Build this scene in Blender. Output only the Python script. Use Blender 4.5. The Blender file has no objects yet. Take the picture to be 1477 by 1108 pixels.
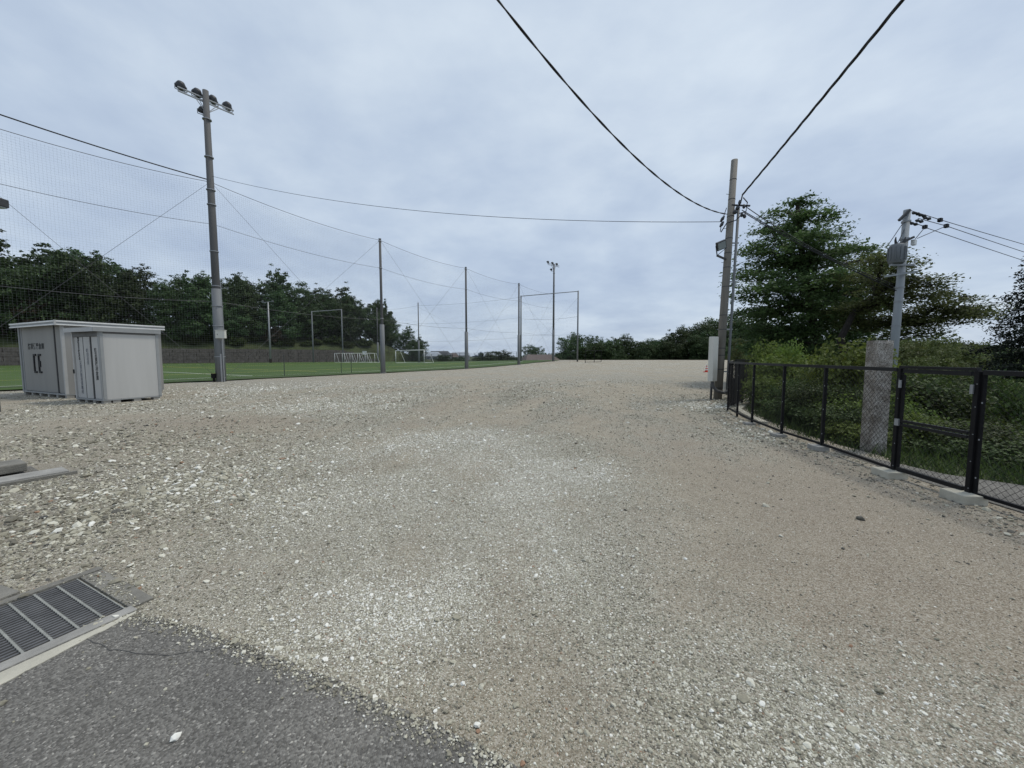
import bpy, math, random
import numpy as np
from mathutils import Vector, Matrix
SC = bpy.context.scene
COL = SC.collection
R = math.radians
rng = np.random.default_rng(7)
random.seed(7)
# ------------------------------------------------------------------ camera
CAMH, F, CX, CY = 1.6, 555.0, 738.5, 554.0
PITCH = math.atan(40.0 / F)
cd = bpy.data.cameras.new('camera'); cam = bpy.data.objects.new('camera', cd); COL.objects.link(cam)
cd.sensor_fit = 'HORIZONTAL'; cd.sensor_width = 36.0; cd.lens = 36.0 * F / 1477.0
cd.clip_start = 0.05; cd.clip_end = 6000
cam.location = (0, 0, CAMH); cam.rotation_euler = (math.pi / 2 - PITCH, 0, 0)
SC.camera = cam
# ------------------------------------------------------------------ world: overcast sky
SUN_AZ, SUN_EL = R(72), R(64)
W = bpy.data.worlds.new('World'); SC.world = W; W.use_nodes = True
nt = W.node_tree; nt.nodes.clear(); N = nt.nodes.new; L = nt.links.new
sky = N('ShaderNodeTexSky'); sky.sky_type = 'NISHITA'; sky.sun_disc = False
sky.sun_elevation = SUN_EL; sky.sun_rotation = SUN_AZ
sky.air_density = 1.0; sky.dust_density = 2.0
tc = N('ShaderNodeTexCoord'); sp = N('ShaderNodeSeparateXYZ'); L(tc.outputs['Generated'], sp.inputs[0])
ad = N('ShaderNodeMath'); ad.operation = 'ADD'; ad.inputs[1].default_value = 0.22; L(sp.outputs[2], ad.inputs[0])
mx = N('ShaderNodeMath'); mx.operation = 'MAXIMUM'; mx.inputs[1].default_value = 0.05; L(ad.outputs[0], mx.inputs[0])
dv = N('ShaderNodeVectorMath'); dv.operation = 'DIVIDE'; L(tc.outputs['Generated'], dv.inputs[0])
cb = N('ShaderNodeCombineXYZ'); L(mx.outputs[0], cb.inputs[0]); L(mx.outputs[0], cb.inputs[1]); cb.inputs[2].default_value = 1
L(cb.outputs[0], dv.inputs[1])
n1 = N('ShaderNodeTexNoise'); n1.inputs['Scale'].default_value = .85; n1.inputs['Detail'].default_value = 7; n1.inputs['Roughness'].default_value = .52
n1.inputs['Distortion'].default_value = .35
L(dv.outputs[0], n1.inputs['Vector'])
n2 = N('ShaderNodeTexNoise'); n2.inputs['Scale'].default_value = 3.6; n2.inputs['Detail'].default_value = 5; n2.inputs['Roughness'].default_value = .55
L(dv.outputs[0], n2.inputs['Vector'])
mxn = N('ShaderNodeMix'); mxn.data_type = 'FLOAT'; mxn.inputs[0].default_value = .3
L(n1.outputs[0], mxn.inputs[2]); L(n2.outputs[0], mxn.inputs[3])
rp = N('ShaderNodeValToRGB'); L(mxn.outputs[0], rp.inputs[0])
e = rp.color_ramp.elements
e[0].position = .33; e[0].color = (3.45, 4.25, 5.65, 1)
e[1].position = .70; e[1].color = (6.2, 7.0, 7.8, 1)
m_ = rp.color_ramp.elements.new(.50); m_.color = (4.55, 5.4, 6.6, 1)
ms = N('ShaderNodeMix'); ms.data_type = 'RGBA'; ms.inputs[0].default_value = .90
L(sky.outputs[0], ms.inputs[6]); L(rp.outputs[0], ms.inputs[7])
bg = N('ShaderNodeBackground'); bg.inputs[1].default_value = 0.10; L(ms.outputs[2], bg.inputs[0])
wo = N('ShaderNodeOutputWorld'); L(bg.outputs[0], wo.inputs[0])
# ------------------------------------------------------------------ sun through cloud
sd = bpy.data.lights.new('sun', 'SUN'); so = bpy.data.objects.new('sun', sd); COL.objects.link(so)
sd.energy = 1.5; sd.angle = R(10); sd.color = (1, .94, .83)
so.location = (30, 10, 60)
sv = Vector((math.sin(SUN_AZ) * math.cos(SUN_EL), math.cos(SUN_AZ) * math.cos(SUN_EL), math.sin(SUN_EL)))
so.rotation_euler = sv.to_track_quat('Z', 'Y').to_euler()
SC.view_settings.view_transform = 'Standard'; SC.view_settings.look = 'None'
SC.view_settings.exposure = 0.24; SC.view_settings.gamma = 1.0

# ------------------------------------------------------------------ photo pixel -> place
cp, sn = math.cos(PITCH), math.sin(PITCH)
def ray(u, v):
    a = (u - CX) / F; b = (CY - v) / F
    return Vector((a, cp + b * sn, -sn + b * cp))
def at(u, v, Y):                       # point at distance Y along the ground axis
    d = ray(u, v); return Vector((0, 0, CAMH)) + d * (Y / d.y)
def G(u, v, z=0.0):                    # point on the flat ground
    d = ray(u, v); return Vector((0, 0, CAMH)) + d * ((z - CAMH) / d.z)
def X(u, Y, v=514): return at(u, v, Y).x

# ------------------------------------------------------------------ numeric helpers
def sstep(a, b, x):
    t = np.clip((np.asarray(x, float) - a) / (b - a), 0, 1); return t * t * (3 - 2 * t)
_H = np.random.default_rng(3).random((256, 256))
def vnoise(x, y):
    x = np.asarray(x, float); y = np.asarray(y, float)
    xi = np.floor(x).astype(int); yi = np.floor(y).astype(int); fx = x - xi; fy = y - yi
    fx = fx * fx * (3 - 2 * fx); fy = fy * fy * (3 - 2 * fy)
    h = lambda i, j: _H[i % 256, j % 256]
    return (h(xi, yi) * (1 - fx) + h(xi + 1, yi) * fx) * (1 - fy) + (h(xi, yi + 1) * (1 - fx) + h(xi + 1, yi + 1) * fx) * fy
def fbm(x, y, o=4):
    s = 0; a = .5; t = 0
    for k in range(o):
        s = s + a * vnoise(x * 2 ** k + 17.3 * k, y * 2 ** k + 5.1 * k); t += a; a *= .55
    return s / t
def seg_dist(px, py, poly):
    best = np.full(np.shape(px), 1e9); side = np.zeros(np.shape(px))
    for (x0, y0), (x1, y1) in zip(poly[:-1], poly[1:]):
        dx, dy = x1 - x0, y1 - y0; l2 = dx * dx + dy * dy
        t = np.clip(((px - x0) * dx + (py - y0) * dy) / l2, 0, 1)
        d = np.hypot(px - x0 - t * dx, py - y0 - t * dy)
        s = (px - x0) * dy - (py - y0) * dx
        m = d < best; best = np.where(m, d, best); side = np.where(m, s, side)
    return best * np.sign(side)        # positive: to the right of the line
def inpoly(px, py, poly):
    px = np.asarray(px, float); py = np.asarray(py, float); c = np.zeros(px.shape, bool); n = len(poly); j = n - 1
    for i in range(n):
        xi, yi = poly[i]; xj, yj = poly[j]
        if yi != yj:
            c ^= ((yi > py) != (yj > py)) & (px < (xj - xi) * (py - yi) / (yj - yi) + xi)
        j = i
    return c
# line of the fence and of the right edge of the lot
FENCE_PX = [(1396.5, 722.6), (1288.5, 687), (1185, 648.6), (1127, 629.4), (1084.4, 612), (1063, 601), (1049.5, 593)]
FP = [G(*p) for p in FENCE_PX]
RIGHT = [(5.0, -8), (4.98, 1.5)] + [(p.x, p.y) for p in FP] + [(7.1, 12.4), (8.7, 14.6), (11.5, 18.5), (18, 28), (28, 45), (46, 82)]
WA = np.array([-80., 60.]); WD = np.array([50., 45.]); WD /= np.hypot(*WD); WN = np.array([-WD[1], WD[0]])
def wall_pt(s, o): return WA + WD * s + WN * o
def zg(x, y):
    amp = .18 + .62 * sstep(-28, 12, x)
    return amp * sstep(42, 80, y)
def zt(x, y):
    x = np.asarray(x, float); y = np.asarray(y, float)
    z = zg(x, y) - .09
    d = seg_dist(x, y, RIGHT)
    z = z - 3.4 * sstep(1.4, 11, d) - 4.2 * sstep(11, 55, d)
    z = z + .25 * (fbm(x * .6, y * .6, 3) - .5) * sstep(1.6, 4, d)
    far = sstep(83, 100, y) * sstep(-26, -8, x)
    z = z - 2.0 * far - 9 * sstep(100, 240, y) * sstep(-40, 0, x)
    s = (x - WA[0]) * WD[0] + (y - WA[1]) * WD[1]; o = (x - WA[0]) * WN[0] + (y - WA[1]) * WN[1]
    k = 1 - sstep(60, 82, s)
    bank = np.where(o > 1.5, 2.75 + 3.2 * sstep(.2, 9, o) + 4.0 * sstep(9, 40, o), 0) * k
    z = z + bank
    z = z + 21 * np.exp(-((x - 330) / 150) ** 2 - ((y - 330) / 120) ** 2) + 5 * np.exp(-((x - 160) / 70) ** 2 - ((y - 230) / 60) ** 2)
    return z
def ztf(x, y): return float(zt(np.array([x]), np.array([y]))[0])
def zgf(x, y): return float(zg(x, y))

# ------------------------------------------------------------------ materials
MATS = {}
def mat(name, col, rough=.8, var=.15, scale=6, bump=0, bscale=60, metal=0, col2=None, spec=.4, streak=False):
    if name in MATS: return MATS[name]
    m = bpy.data.materials.new(name); m.use_nodes = True; t = m.node_tree; b = t.nodes['Principled BSDF']
    b.inputs['Roughness'].default_value = rough; b.inputs['Metallic'].default_value = metal
    b.inputs['Specular IOR Level'].default_value = spec
    c = t.nodes.new('ShaderNodeTexCoord'); n = t.nodes.new('ShaderNodeTexNoise')
    n.inputs['Scale'].default_value = scale; n.inputs['Detail'].default_value = 5; n.inputs['Roughness'].default_value = .6
    if streak:
        mp = t.nodes.new('ShaderNodeMapping'); mp.inputs['Scale'].default_value = (1, 1, .08)
        t.links.new(c.outputs['Object'], mp.inputs[0]); t.links.new(mp.outputs[0], n.inputs['Vector'])
    else: t.links.new(c.outputs['Object'], n.inputs['Vector'])
    r = t.nodes.new('ShaderNodeValToRGB'); t.links.new(n.outputs[0], r.inputs[0])
    c2 = col2 if col2 else tuple(min(1, k * (1 + var)) for k in col); c1 = tuple(k * (1 - var) for k in col)
    r.color_ramp.elements[0].position = .3; r.color_ramp.elements[0].color = (*c1, 1)
    r.color_ramp.elements[1].position = .7; r.color_ramp.elements[1].color = (*c2, 1)
    t.links.new(r.outputs[0], b.inputs['Base Color'])
    if bump:
        n2 = t.nodes.new('ShaderNodeTexNoise'); n2.inputs['Scale'].default_value = bscale; n2.inputs['Detail'].default_value = 6
        t.links.new(c.outputs['Object'], n2.inputs['Vector'])
        bp = t.nodes.new('ShaderNodeBump'); bp.inputs['Strength'].default_value = min(bump, 1); bp.inputs['Distance'].default_value = .02
        t.links.new(n2.outputs[0], bp.inputs['Height']); t.links.new(bp.outputs[0], b.inputs['Normal'])
    MATS[name] = m; return m
def leaf_mat(name, dark, light, trans=.25):
    m = bpy.data.materials.new(name); m.use_nodes = True; t = m.node_tree; b = t.nodes['Principled BSDF']
    b.inputs['Roughness'].default_value = .55; b.inputs['Specular IOR Level'].default_value = .25
    a = t.nodes.new('ShaderNodeAttribute'); a.attribute_name = 'tint'
    oi = t.nodes.new('ShaderNodeObjectInfo')
    r = t.nodes.new('ShaderNodeValToRGB'); r.color_ramp.elements[0].color = (*dark, 1); r.color_ramp.elements[1].color = (*light, 1)
    t.links.new(a.outputs['Fac'], r.inputs[0])
    hs = t.nodes.new('ShaderNodeHueSaturation'); mr = t.nodes.new('ShaderNodeMapRange')
    mr.inputs[3].default_value = .68; mr.inputs[4].default_value = 1.45
    t.links.new(oi.outputs['Random'], mr.inputs[0]); t.links.new(mr.outputs[0], hs.inputs['Value'])
    mr2 = t.nodes.new('ShaderNodeMapRange'); mr2.inputs[3].default_value = .475; mr2.inputs[4].default_value = .515
    t.links.new(oi.outputs['Random'], mr2.inputs[0]); t.links.new(mr2.outputs[0], hs.inputs['Hue'])
    t.links.new(r.outputs[0], hs.inputs['Color']); t.links.new(hs.outputs[0], b.inputs['Base Color'])
    tr = t.nodes.new('ShaderNodeBsdfTranslucent'); t.links.new(hs.outputs[0], tr.inputs[0])
    mixs = t.nodes.new('ShaderNodeMixShader'); mixs.inputs[0].default_value = trans
    t.links.new(b.outputs[0], mixs.inputs[1]); t.links.new(tr.outputs[0], mixs.inputs[2])
    t.links.new(mixs.outputs[0], t.nodes['Material Output'].inputs[0])
    MATS[name] = m; return m

# ------------------------------------------------------------------ mesh builder
ORG = {}
class MB:
    def __init__(s): s.v = []; s.f = []
    def box(s, c, size, rz=0, M=None):
        sx, sy, sz = [k / 2 for k in size]; n = len(s.v)
        m = M if M is not None else Matrix.Rotation(rz, 3, 'Z')
        for k in ((-1,-1,-1),(1,-1,-1),(1,1,-1),(-1,1,-1),(-1,-1,1),(1,-1,1),(1,1,1),(-1,1,1)):
            s.v.append(Vector(c) + m @ Vector((k[0]*sx, k[1]*sy, k[2]*sz)))
        s.f += [tuple(n + i for i in q) for q in ((0,3,2,1),(4,5,6,7),(0,1,5,4),(1,2,6,5),(2,3,7,6),(3,0,4,7))]
        return s
    def tube(s, pts, rad, seg=8, cap=True):
        pts = [Vector(p) for p in pts]; k = len(pts); rs = rad if hasattr(rad, '__len__') else [rad] * k; n = len(s.v)
        up = None
        for i, p in enumerate(pts):
            d = (pts[min(i + 1, k - 1)] - pts[max(i - 1, 0)])
            d = d.normalized() if d.length > 1e-9 else Vector((0, 0, 1))
            if up is None: up = Vector((0, 0, 1)) if abs(d.z) < .9 else Vector((0, 1, 0))
            a = d.cross(up)
            if a.length < 1e-4: a = d.cross(Vector((1, .3, 0)))
            a.normalize(); b = d.cross(a)
            for j in range(seg):
                t = 2 * math.pi * j / seg; s.v.append(p + (a * math.cos(t) + b * math.sin(t)) * rs[i])
        for i in range(k - 1):
            for j in range(seg):
                q = (j + 1) % seg; s.f.append((n+i*seg+j, n+(i+1)*seg+j, n+(i+1)*seg+q, n+i*seg+q))
        if cap:
            s.f.append(tuple(n + j for j in range(seg))); s.f.append(tuple(n + (k-1)*seg + j for j in reversed(range(seg))))
        return s
    def bar(s, a, b, w, h):            # square bar between two points
        a = Vector(a); b = Vector(b); d = (b - a); l = d.length; d.normalize()
        up = Vector((0, 0, 1)) if abs(d.z) < .95 else Vector((0, 1, 0))
        x = d.cross(up).normalized(); z = x.cross(d)
        M = Matrix((x, d, z)).transposed(); return s.box((a + b) / 2, (w, l, h), M=M)
    def prism(s, poly, z0, z1):
        n = len(s.v); k = len(poly)
        for p in poly: s.v.append(Vector((p[0], p[1], z0)))
        for p in poly: s.v.append(Vector((p[0], p[1], z1)))
        s.f.append(tuple(n + i for i in reversed(range(k)))); s.f.append(tuple(n + k + i for i in range(k)))
        for i in range(k): j = (i + 1) % k; s.f.append((n+i, n+j, n+k+j, n+k+i))
        return s
    def build(s, name, m, parent=None, smooth=False, bevel=0):
        o = Vector((0, 0, 0)) if parent is None else ORG.get(parent.name, Vector((0, 0, 0)))
        me = bpy.data.meshes.new(name); me.from_pydata([tuple(v - o) for v in s.v], [], s.f); me.update()
        ob = bpy.data.objects.new(name, me); COL.objects.link(ob); me.materials.append(MATS[m] if isinstance(m, str) else m)
        if smooth: me.polygons.foreach_set('use_smooth', [True] * len(me.polygons))
        if bevel:
            b = ob.modifiers.new('bevel', 'BEVEL'); b.width = bevel; b.segments = 2; b.limit_method = 'ANGLE'
        if parent is not None: ob.parent = parent; ORG[ob.name] = o
        return ob
def tag(o, label, cat, group=None):
    o['label'] = label; o['category'] = cat
    if group: o['group'] = group
    return o
def thing(name, label, cat, loc, group=None):
    o = bpy.data.objects.new(name, None); COL.objects.link(o); o.location = loc; o.empty_display_size = .2
    ORG[o.name] = Vector(loc); return tag(o, label, cat, group)
def struct(o, kind='structure'): o['kind'] = kind; return o
def np_mesh(name, V, Q, m, attrs=None, smooth=False, parent=None):
    me = bpy.data.meshes.new(name); V = np.asarray(V, np.float32); Q = np.asarray(Q, np.int32); k = Q.shape[1]
    me.vertices.add(len(V)); me.vertices.foreach_set('co', V.ravel())
    me.loops.add(Q.size); me.loops.foreach_set('vertex_index', Q.ravel())
    me.polygons.add(len(Q)); me.polygons.foreach_set('loop_start', np.arange(0, Q.size, k, dtype=np.int32))
    me.polygons.foreach_set('use_smooth', np.full(len(Q), smooth))
    for an, av in (attrs or {}).items():
        a = me.attributes.new(an, 'FLOAT', 'POINT'); a.data.foreach_set('value', np.asarray(av, np.float32))
    me.update(calc_edges=True); me.validate()
    if m: me.materials.append(MATS[m] if isinstance(m, str) else m)
    ob = bpy.data.objects.new(name, me); COL.objects.link(ob)
    if parent is not None: ob.parent = parent
    return ob
def copy_tree(o, parent=None):
    c = o.copy(); COL.objects.link(c); c.parent = parent
    for ch in o.children: copy_tree(ch, c)
    return c

mat('galvanized', (.30, .31, .32), .5, .18, 3, metal=.35, streak=True)
mat('pole_dark', (.098, .098, .097), .75, .25, 2.5, bump=.2, streak=True)
mat('pole_sleeve', (.165, .175, .182), .65, .2, 3, streak=True)
mat('pole_wood', (.20, .185, .16), .85, .3, 4, bump=.4, streak=True)
mat('pole_conc', (.30, .32, .33), .8, .15, 3, bump=.15, streak=True)
mat('black_paint', (.008, .008, .009), .6, .3, 8, spec=.2)
mat('dark_metal', (.045, .047, .05), .55, .3, 8)
mat('white_paint', (.72, .72, .70), .5, .1, 5)
mat('concrete', (.31, .30, .275), .9, .2, 7, bump=.35, bscale=90)
mat('concrete_pale', (.48, .455, .375), .9, .18, 6, bump=.35, bscale=80)
mat('concrete_old', (.20, .19, .165), .95, .3, 5, bump=.5, bscale=70)
mat('cable', (.02, .02, .022), .6, .2, 4)
mat('wire', (.10, .10, .105), .6, .15, 4)
mat('net_cord', (.16, .17, .18), .8, .1, 2)
mat('bark', (.045, .036, .028), .95, .35, 9, bump=.6, bscale=30)
mat('bark_dark', (.025, .021, .018), .95, .35, 9)
leaf_mat('leaf_belt', (.022, .042, .018), (.084, .132, .048))
leaf_mat('leaf_brown', (.045, .035, .022), (.10, .075, .045))
leaf_mat('leaf_big', (.040, .076, .030), (.120, .198, .070), .42)
leaf_mat('leaf_cherry', (.060, .088, .034), (.165, .205, .078), .48)
leaf_mat('leaf_cedar', (.010, .015, .010), (.028, .040, .022), .1)
leaf_mat('leaf_shrub', (.058, .092, .020), (.19, .255, .056), .42)
leaf_mat('leaf_shrub_dark', (.026, .046, .014), (.085, .122, .034), .32)
leaf_mat('leaf_valley', (.058, .085, .028), (.155, .195, .064), .32)
# ------------------------------------------------------------------ ground materials
def nodes_of(m): m.use_nodes = True; t = m.node_tree; return t, t.nodes['Principled BSDF'], t.nodes.new, t.links.new
def gravel_material():
    m = bpy.data.materials.new('gravel'); t, b, N, L = nodes_of(m); MATS['gravel'] = m
    b.inputs['Roughness'].default_value = .95; b.inputs['Specular IOR Level'].default_value = .2
    c = N('ShaderNodeTexCoord')
    at_ = lambda n: (lambda a: (setattr(a, 'attribute_name', n), a)[1])(N('ShaderNodeAttribute'))
    gr, rd = at_('grav'), at_('rust')
    def vor(scale, rand=1.0):
        v = N('ShaderNodeTexVoronoi'); v.inputs['Scale'].default_value = scale; v.inputs['Randomness'].default_value = rand
        L(c.outputs['Object'], v.inputs['Vector']); return v
    v1, v2 = vor(62), vor(150)
    def ramp(src, cols):
        r = N('ShaderNodeValToRGB'); L(src, r.inputs[0]); el = r.color_ramp.elements
        el[0].position, el[0].color = cols[0][0], (*cols[0][1], 1); el[1].position, el[1].color = cols[-1][0], (*cols[-1][1], 1)
        for p, k in cols[1:-1]: q = el.new(p); q.color = (*k, 1)
        return r
    def sepx(v): s = N('ShaderNodeSeparateColor'); L(v.outputs['Color'], s.inputs[0]); return s.outputs[0]
    stone = [(0, (.10, .092, .075)), (.3, (.30, .28, .225)), (.6, (.45, .425, .35)), (.85, (.62, .597, .51)), (1, (.84, .82, .75))]
    r1, r2 = ramp(sepx(v1), stone), ramp(sepx(v2), stone)
    nz = N('ShaderNodeTexNoise'); nz.inputs['Scale'].default_value = 2.2; nz.inputs['Detail'].default_value = 8; L(c.outputs['Object'], nz.inputs['Vector'])
    dirt = ramp(nz.outputs[0], [(.3, (.198, .158, .108)), (.7, (.35, .295, .212))])
    nf = N('ShaderNodeTexNoise'); nf.inputs['Scale'].default_value = 240; nf.inputs['Detail'].default_value = 4; L(c.outputs['Object'], nf.inputs['Vector'])
    def mixc(f, a, bb, mode='MIX'):
        x = N('ShaderNodeMix'); x.data_type = 'RGBA'; x.blend_type = mode
        if hasattr(f, 'is_output'): L(f, x.inputs[0])
        else: x.inputs[0].default_value = f
        for s_, k in ((6, a), (7, bb)):
            if hasattr(k, 'is_output'): L(k, x.inputs[s_])
            else: x.inputs[s_].default_value = k
        return x.outputs[2]
    def mathn(op, a, bb=None):
        x = N('ShaderNodeMath'); x.operation = op; x.use_clamp = True
        for i, k in enumerate((a, bb)):
            if k is None: continue
            if hasattr(k, 'is_output'): L(k, x.inputs[i])
            else: x.inputs[i].default_value = k
        return x.outputs[0]
    dk = at_('dark')
    rusty = mixc(mathn('MULTIPLY', rd.outputs['Fac'], .7), dirt.outputs[0], (.205, .145, .096, 1))
    rusty = mixc(mathn('MULTIPLY', gr.outputs['Fac'], .75), rusty, (.345, .322, .265, 1))
    rusty = mixc(mathn('MULTIPLY', dk.outputs['Fac'], .75), rusty, (.125, .105, .08, 1))
    fine = mixc(.42, rusty, r2.outputs[0])
    fine = mixc(.3, fine, nf.outputs['Fac'], 'OVERLAY')
    # larger stones show where the stone value beats a threshold that falls with 'grav'
    sb = N('ShaderNodeSeparateColor'); L(v1.outputs['Color'], sb.inputs[0])
    thr = N('ShaderNodeMath'); thr.operation = 'LESS_THAN'; L(sb.outputs[1], thr.inputs[0])
    gsc = mathn('MULTIPLY', gr.outputs['Fac'], .95); L(gsc, thr.inputs[1])
    dd = N('ShaderNodeMath'); dd.operation = 'LESS_THAN'; L(v1.outputs['Distance'], dd.inputs[0]); dd.inputs[1].default_value = .45
    ms_ = mathn('MULTIPLY', thr.outputs[0], dd.outputs[0])
    col = mixc(ms_, fine, r1.outputs[0])
    L(col, b.inputs['Base Color'])
    h1 = mathn('SUBTRACT', 1.0, v1.outputs['Distance']); h1 = mathn('MULTIPLY', h1, ms_)
    h2 = mathn('SUBTRACT', 1.0, v2.outputs['Distance']); h2 = mathn('MULTIPLY', h2, .4)
    hs = N('ShaderNodeMath'); hs.operation = 'ADD'; L(h1, hs.inputs[0]); L(h2, hs.inputs[1])
    bp = N('ShaderNodeBump'); bp.inputs['Strength'].default_value = 1.0; bp.inputs['Distance'].default_value = .012
    L(hs.outputs[0], bp.inputs['Height']); L(bp.outputs[0], b.inputs['Normal'])
def asphalt_material(name='asphalt', k=1.26):
    m = bpy.data.materials.new(name); t, b, N, L = nodes_of(m); MATS[name] = m
    b.inputs['Roughness'].default_value = .9; b.inputs['Specular IOR Level'].default_value = .25
    c = N('ShaderNodeTexCoord'); v = N('ShaderNodeTexVoronoi'); v.inputs['Scale'].default_value = 120; L(c.outputs['Object'], v.inputs['Vector'])
    s = N('ShaderNodeSeparateColor'); L(v.outputs['Color'], s.inputs[0])
    r = N('ShaderNodeValToRGB'); L(s.outputs[0], r.inputs[0]); el = r.color_ramp.elements
    el[0].color = (.078*k, .074*k, .068*k, 1); el[1].color = (.33*k, .315*k, .285*k, 1); q = el.new(.6); q.color = (.14*k, .134*k, .122*k, 1); q = el.new(.95); q.color = (.196*k, .188*k, .172*k, 1)
    n = N('ShaderNodeTexNoise'); n.inputs['Scale'].default_value = 1.6; n.inputs['Detail'].default_value = 7; L(c.outputs['Object'], n.inputs['Vector'])
    r2 = N('ShaderNodeValToRGB'); L(n.outputs[0], r2.inputs[0]); r2.color_ramp.elements[0].position = .3; r2.color_ramp.elements[1].position = .7
    r2.color_ramp.elements[0].color = (.8, .8, .8, 1); r2.color_ramp.elements[1].color = (1.18, 1.17, 1.14, 1)
    x = N('ShaderNodeMix'); x.data_type = 'RGBA'; x.blend_type = 'MULTIPLY'; x.inputs[0].default_value = 1; L(r.outputs[0], x.inputs[6]); L(r2.outputs[0], x.inputs[7])
    L(x.outputs[2], b.inputs['Base Color'])
    mu = N('ShaderNodeMath'); mu.operation = 'SUBTRACT'; mu.inputs[0].default_value = 1; L(v.outputs['Distance'], mu.inputs[1])
    bp = N('ShaderNodeBump'); bp.inputs['Strength'].default_value = .9; bp.inputs['Distance'].default_value = .006
    L(mu.outputs[0], bp.inputs['Height']); L(bp.outputs[0], b.inputs['Normal'])
def turf_material():
    m = bpy.data.materials.new('turf'); t, b, N, L = nodes_of(m); MATS['turf'] = m
    b.inputs['Roughness'].default_value = .8; b.inputs['Specular IOR Level'].default_value = .15
    c = N('ShaderNodeTexCoord'); n = N('ShaderNodeTexNoise'); n.inputs['Scale'].default_value = .16; n.inputs['Detail'].default_value = 3; L(c.outputs['Object'], n.inputs['Vector'])
    n2 = N('ShaderNodeTexNoise'); n2.inputs['Scale'].default_value = 9; n2.inputs['Detail'].default_value = 6; L(c.outputs['Object'], n2.inputs['Vector'])
    x = N('ShaderNodeMix'); x.data_type = 'FLOAT'; x.inputs[0].default_value = .45; L(n.outputs[0], x.inputs[2]); L(n2.outputs[0], x.inputs[3])
    r = N('ShaderNodeValToRGB'); L(x.outputs[0], r.inputs[0]); r.color_ramp.elements[0].position = .35; r.color_ramp.elements[1].position = .65
    r.color_ramp.elements[0].color = (.050, .088, .022, 1); r.color_ramp.elements[1].color = (.082, .130, .034, 1)
    L(r.outputs[0], b.inputs['Base Color'])
    bp = N('ShaderNodeBump'); bp.inputs['Strength'].default_value = .6; bp.inputs['Distance'].default_value = .02
    n3 = N('ShaderNodeTexNoise'); n3.inputs['Scale'].default_value = 60; n3.inputs['Detail'].default_value = 3; L(c.outputs['Object'], n3.inputs['Vector'])
    L(n3.outputs[0], bp.inputs['Height']); L(bp.outputs[0], b.inputs['Normal'])
gravel_material(); asphalt_material(); asphalt_material('asphalt_apron', 1.25); turf_material()
mat('terrain_green', (.045, .055, .020), .95, .4, .45, bump=.6, bscale=3, col2=(.062, .080, .030))
mat('line_white', (.74, .74, .72), .8, .08, 3); mat('line_yellow', (.62, .55, .12), .8, .08, 3)
mat('retaining', (.115, .10, .09), .95, .35, 2.5, bump=.5, bscale=12)

# ------------------------------------------------------------------ terrain sheet out to the horizon
def axis(lims):
    out = []
    for a, b, st in lims: out += list(np.arange(a, b, st))
    return np.array(out)
def grid(xs, ys, zf):
    Xg, Yg = np.meshgrid(xs, ys); V = np.stack([Xg, Yg, zf(Xg, Yg)], -1).reshape(-1, 3)
    nx = len(xs); i = np.arange(len(ys) - 1)[:, None] * nx + np.arange(nx - 1)[None]
    return V, np.stack([i, i + 1, i + 1 + nx, i + nx], -1).reshape(-1, 4)
xs = axis([(-3000, -400, 260), (-400, -130, 30), (-130, -15, 1.6), (-15, 4, 3), (4, 26, .5), (26, 80, 2), (80, 420, 9), (420, 3200, 260)])
ys = axis([(-60, -10, 10), (-10, 30, .8), (30, 130, 1.5), (130, 460, 9), (460, 5200, 260)])
V, Q = grid(xs, ys, zt)
struct(np_mesh('terrain', V, Q, 'terrain_green', smooth=True))

# ------------------------------------------------------------------ gravel lot, with patches of dirt and of loose stone
ASPH_PX = [(150, 893), (205, 889), (245, 897), (290, 908), (330, 925), (380, 942), (430, 965), (495, 989), (560, 1020), (625, 1047), (690, 1080), (742, 1108)]
ASPH = [(G(*p).x, G(*p).y) for p in ASPH_PX]
ea = np.array(ASPH)
edge = []
for (x0, y0), (x1, y1) in zip(ASPH[:-1], ASPH[1:]):
    for k in range(6):
        t = k / 6; edge.append((x0 + (x1 - x0) * t + random.gauss(0, .007), y0 + (y1 - y0) * t + random.gauss(0, .007)))
edge.append(ASPH[-1])
ASPH_POLY = edge + [(.9, .55), (2.4, -1.5), (2.4, -4), (-7, -4), (-4.2, -.6), (-2.95, .95)]
cw = Vector((-.9, .437, 0)).normalized(); cl = Vector((-cw.y * -1, 0, 0))
cl = Vector((-.437, -.9, 0)).normalized()
GR0 = Vector((-2.43, 2.32, 0)); GRW, GRL = .756, 2.2
DRAIN = [GR0 - cw * .18 - cl * .03, GR0 + cw * (GRW + .09) - cl * .20, GR0 + cw * (GRW + .09) + cl * GRL, GR0 - cw * .18 + cl * GRL]
DRAIN = [(p.x, p.y) for p in DRAIN]
PALE = [(-1.1, 7.0, 1.5, 1.2), (.5, 5.0, 1.1, 1.15), (-.1, 3.3, .8, 1.0), (-1.9, 4.2, 1.1, .6), (-6, 13.5, 3.5, .7), (2, 30, 6, .5), (8, 26, 5, .6), (-10, 24, 6, .7), (-4.3, 5.6, 1.7, .35), (-15, 20, 5, .8), (6.4, 12.5, 1.6, .7), (5, 8, 1.2, .5), (-.9, 2.3, .6, .6), (1.9, 1.5, .8, .5)]
DIRT = [(3.2, 2.3, 1.9, 1.0), (4.3, 5.6, 1.9, .9), (1.4, 2.2, .8, .5), (-2.6, 6.2, 1.2, .5), (-7.5, 9.6, 2.4, 1.0), (3.6, 3.2, 1.7, .8), (4.6, 17, 5, .6), (-3, 14, 3.2, .7), (1.5, 9.5, 2.6, .5), (2.6, 5.2, 1.5, .5), (-6.5, 4.8, 1.4, .4)]
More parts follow.
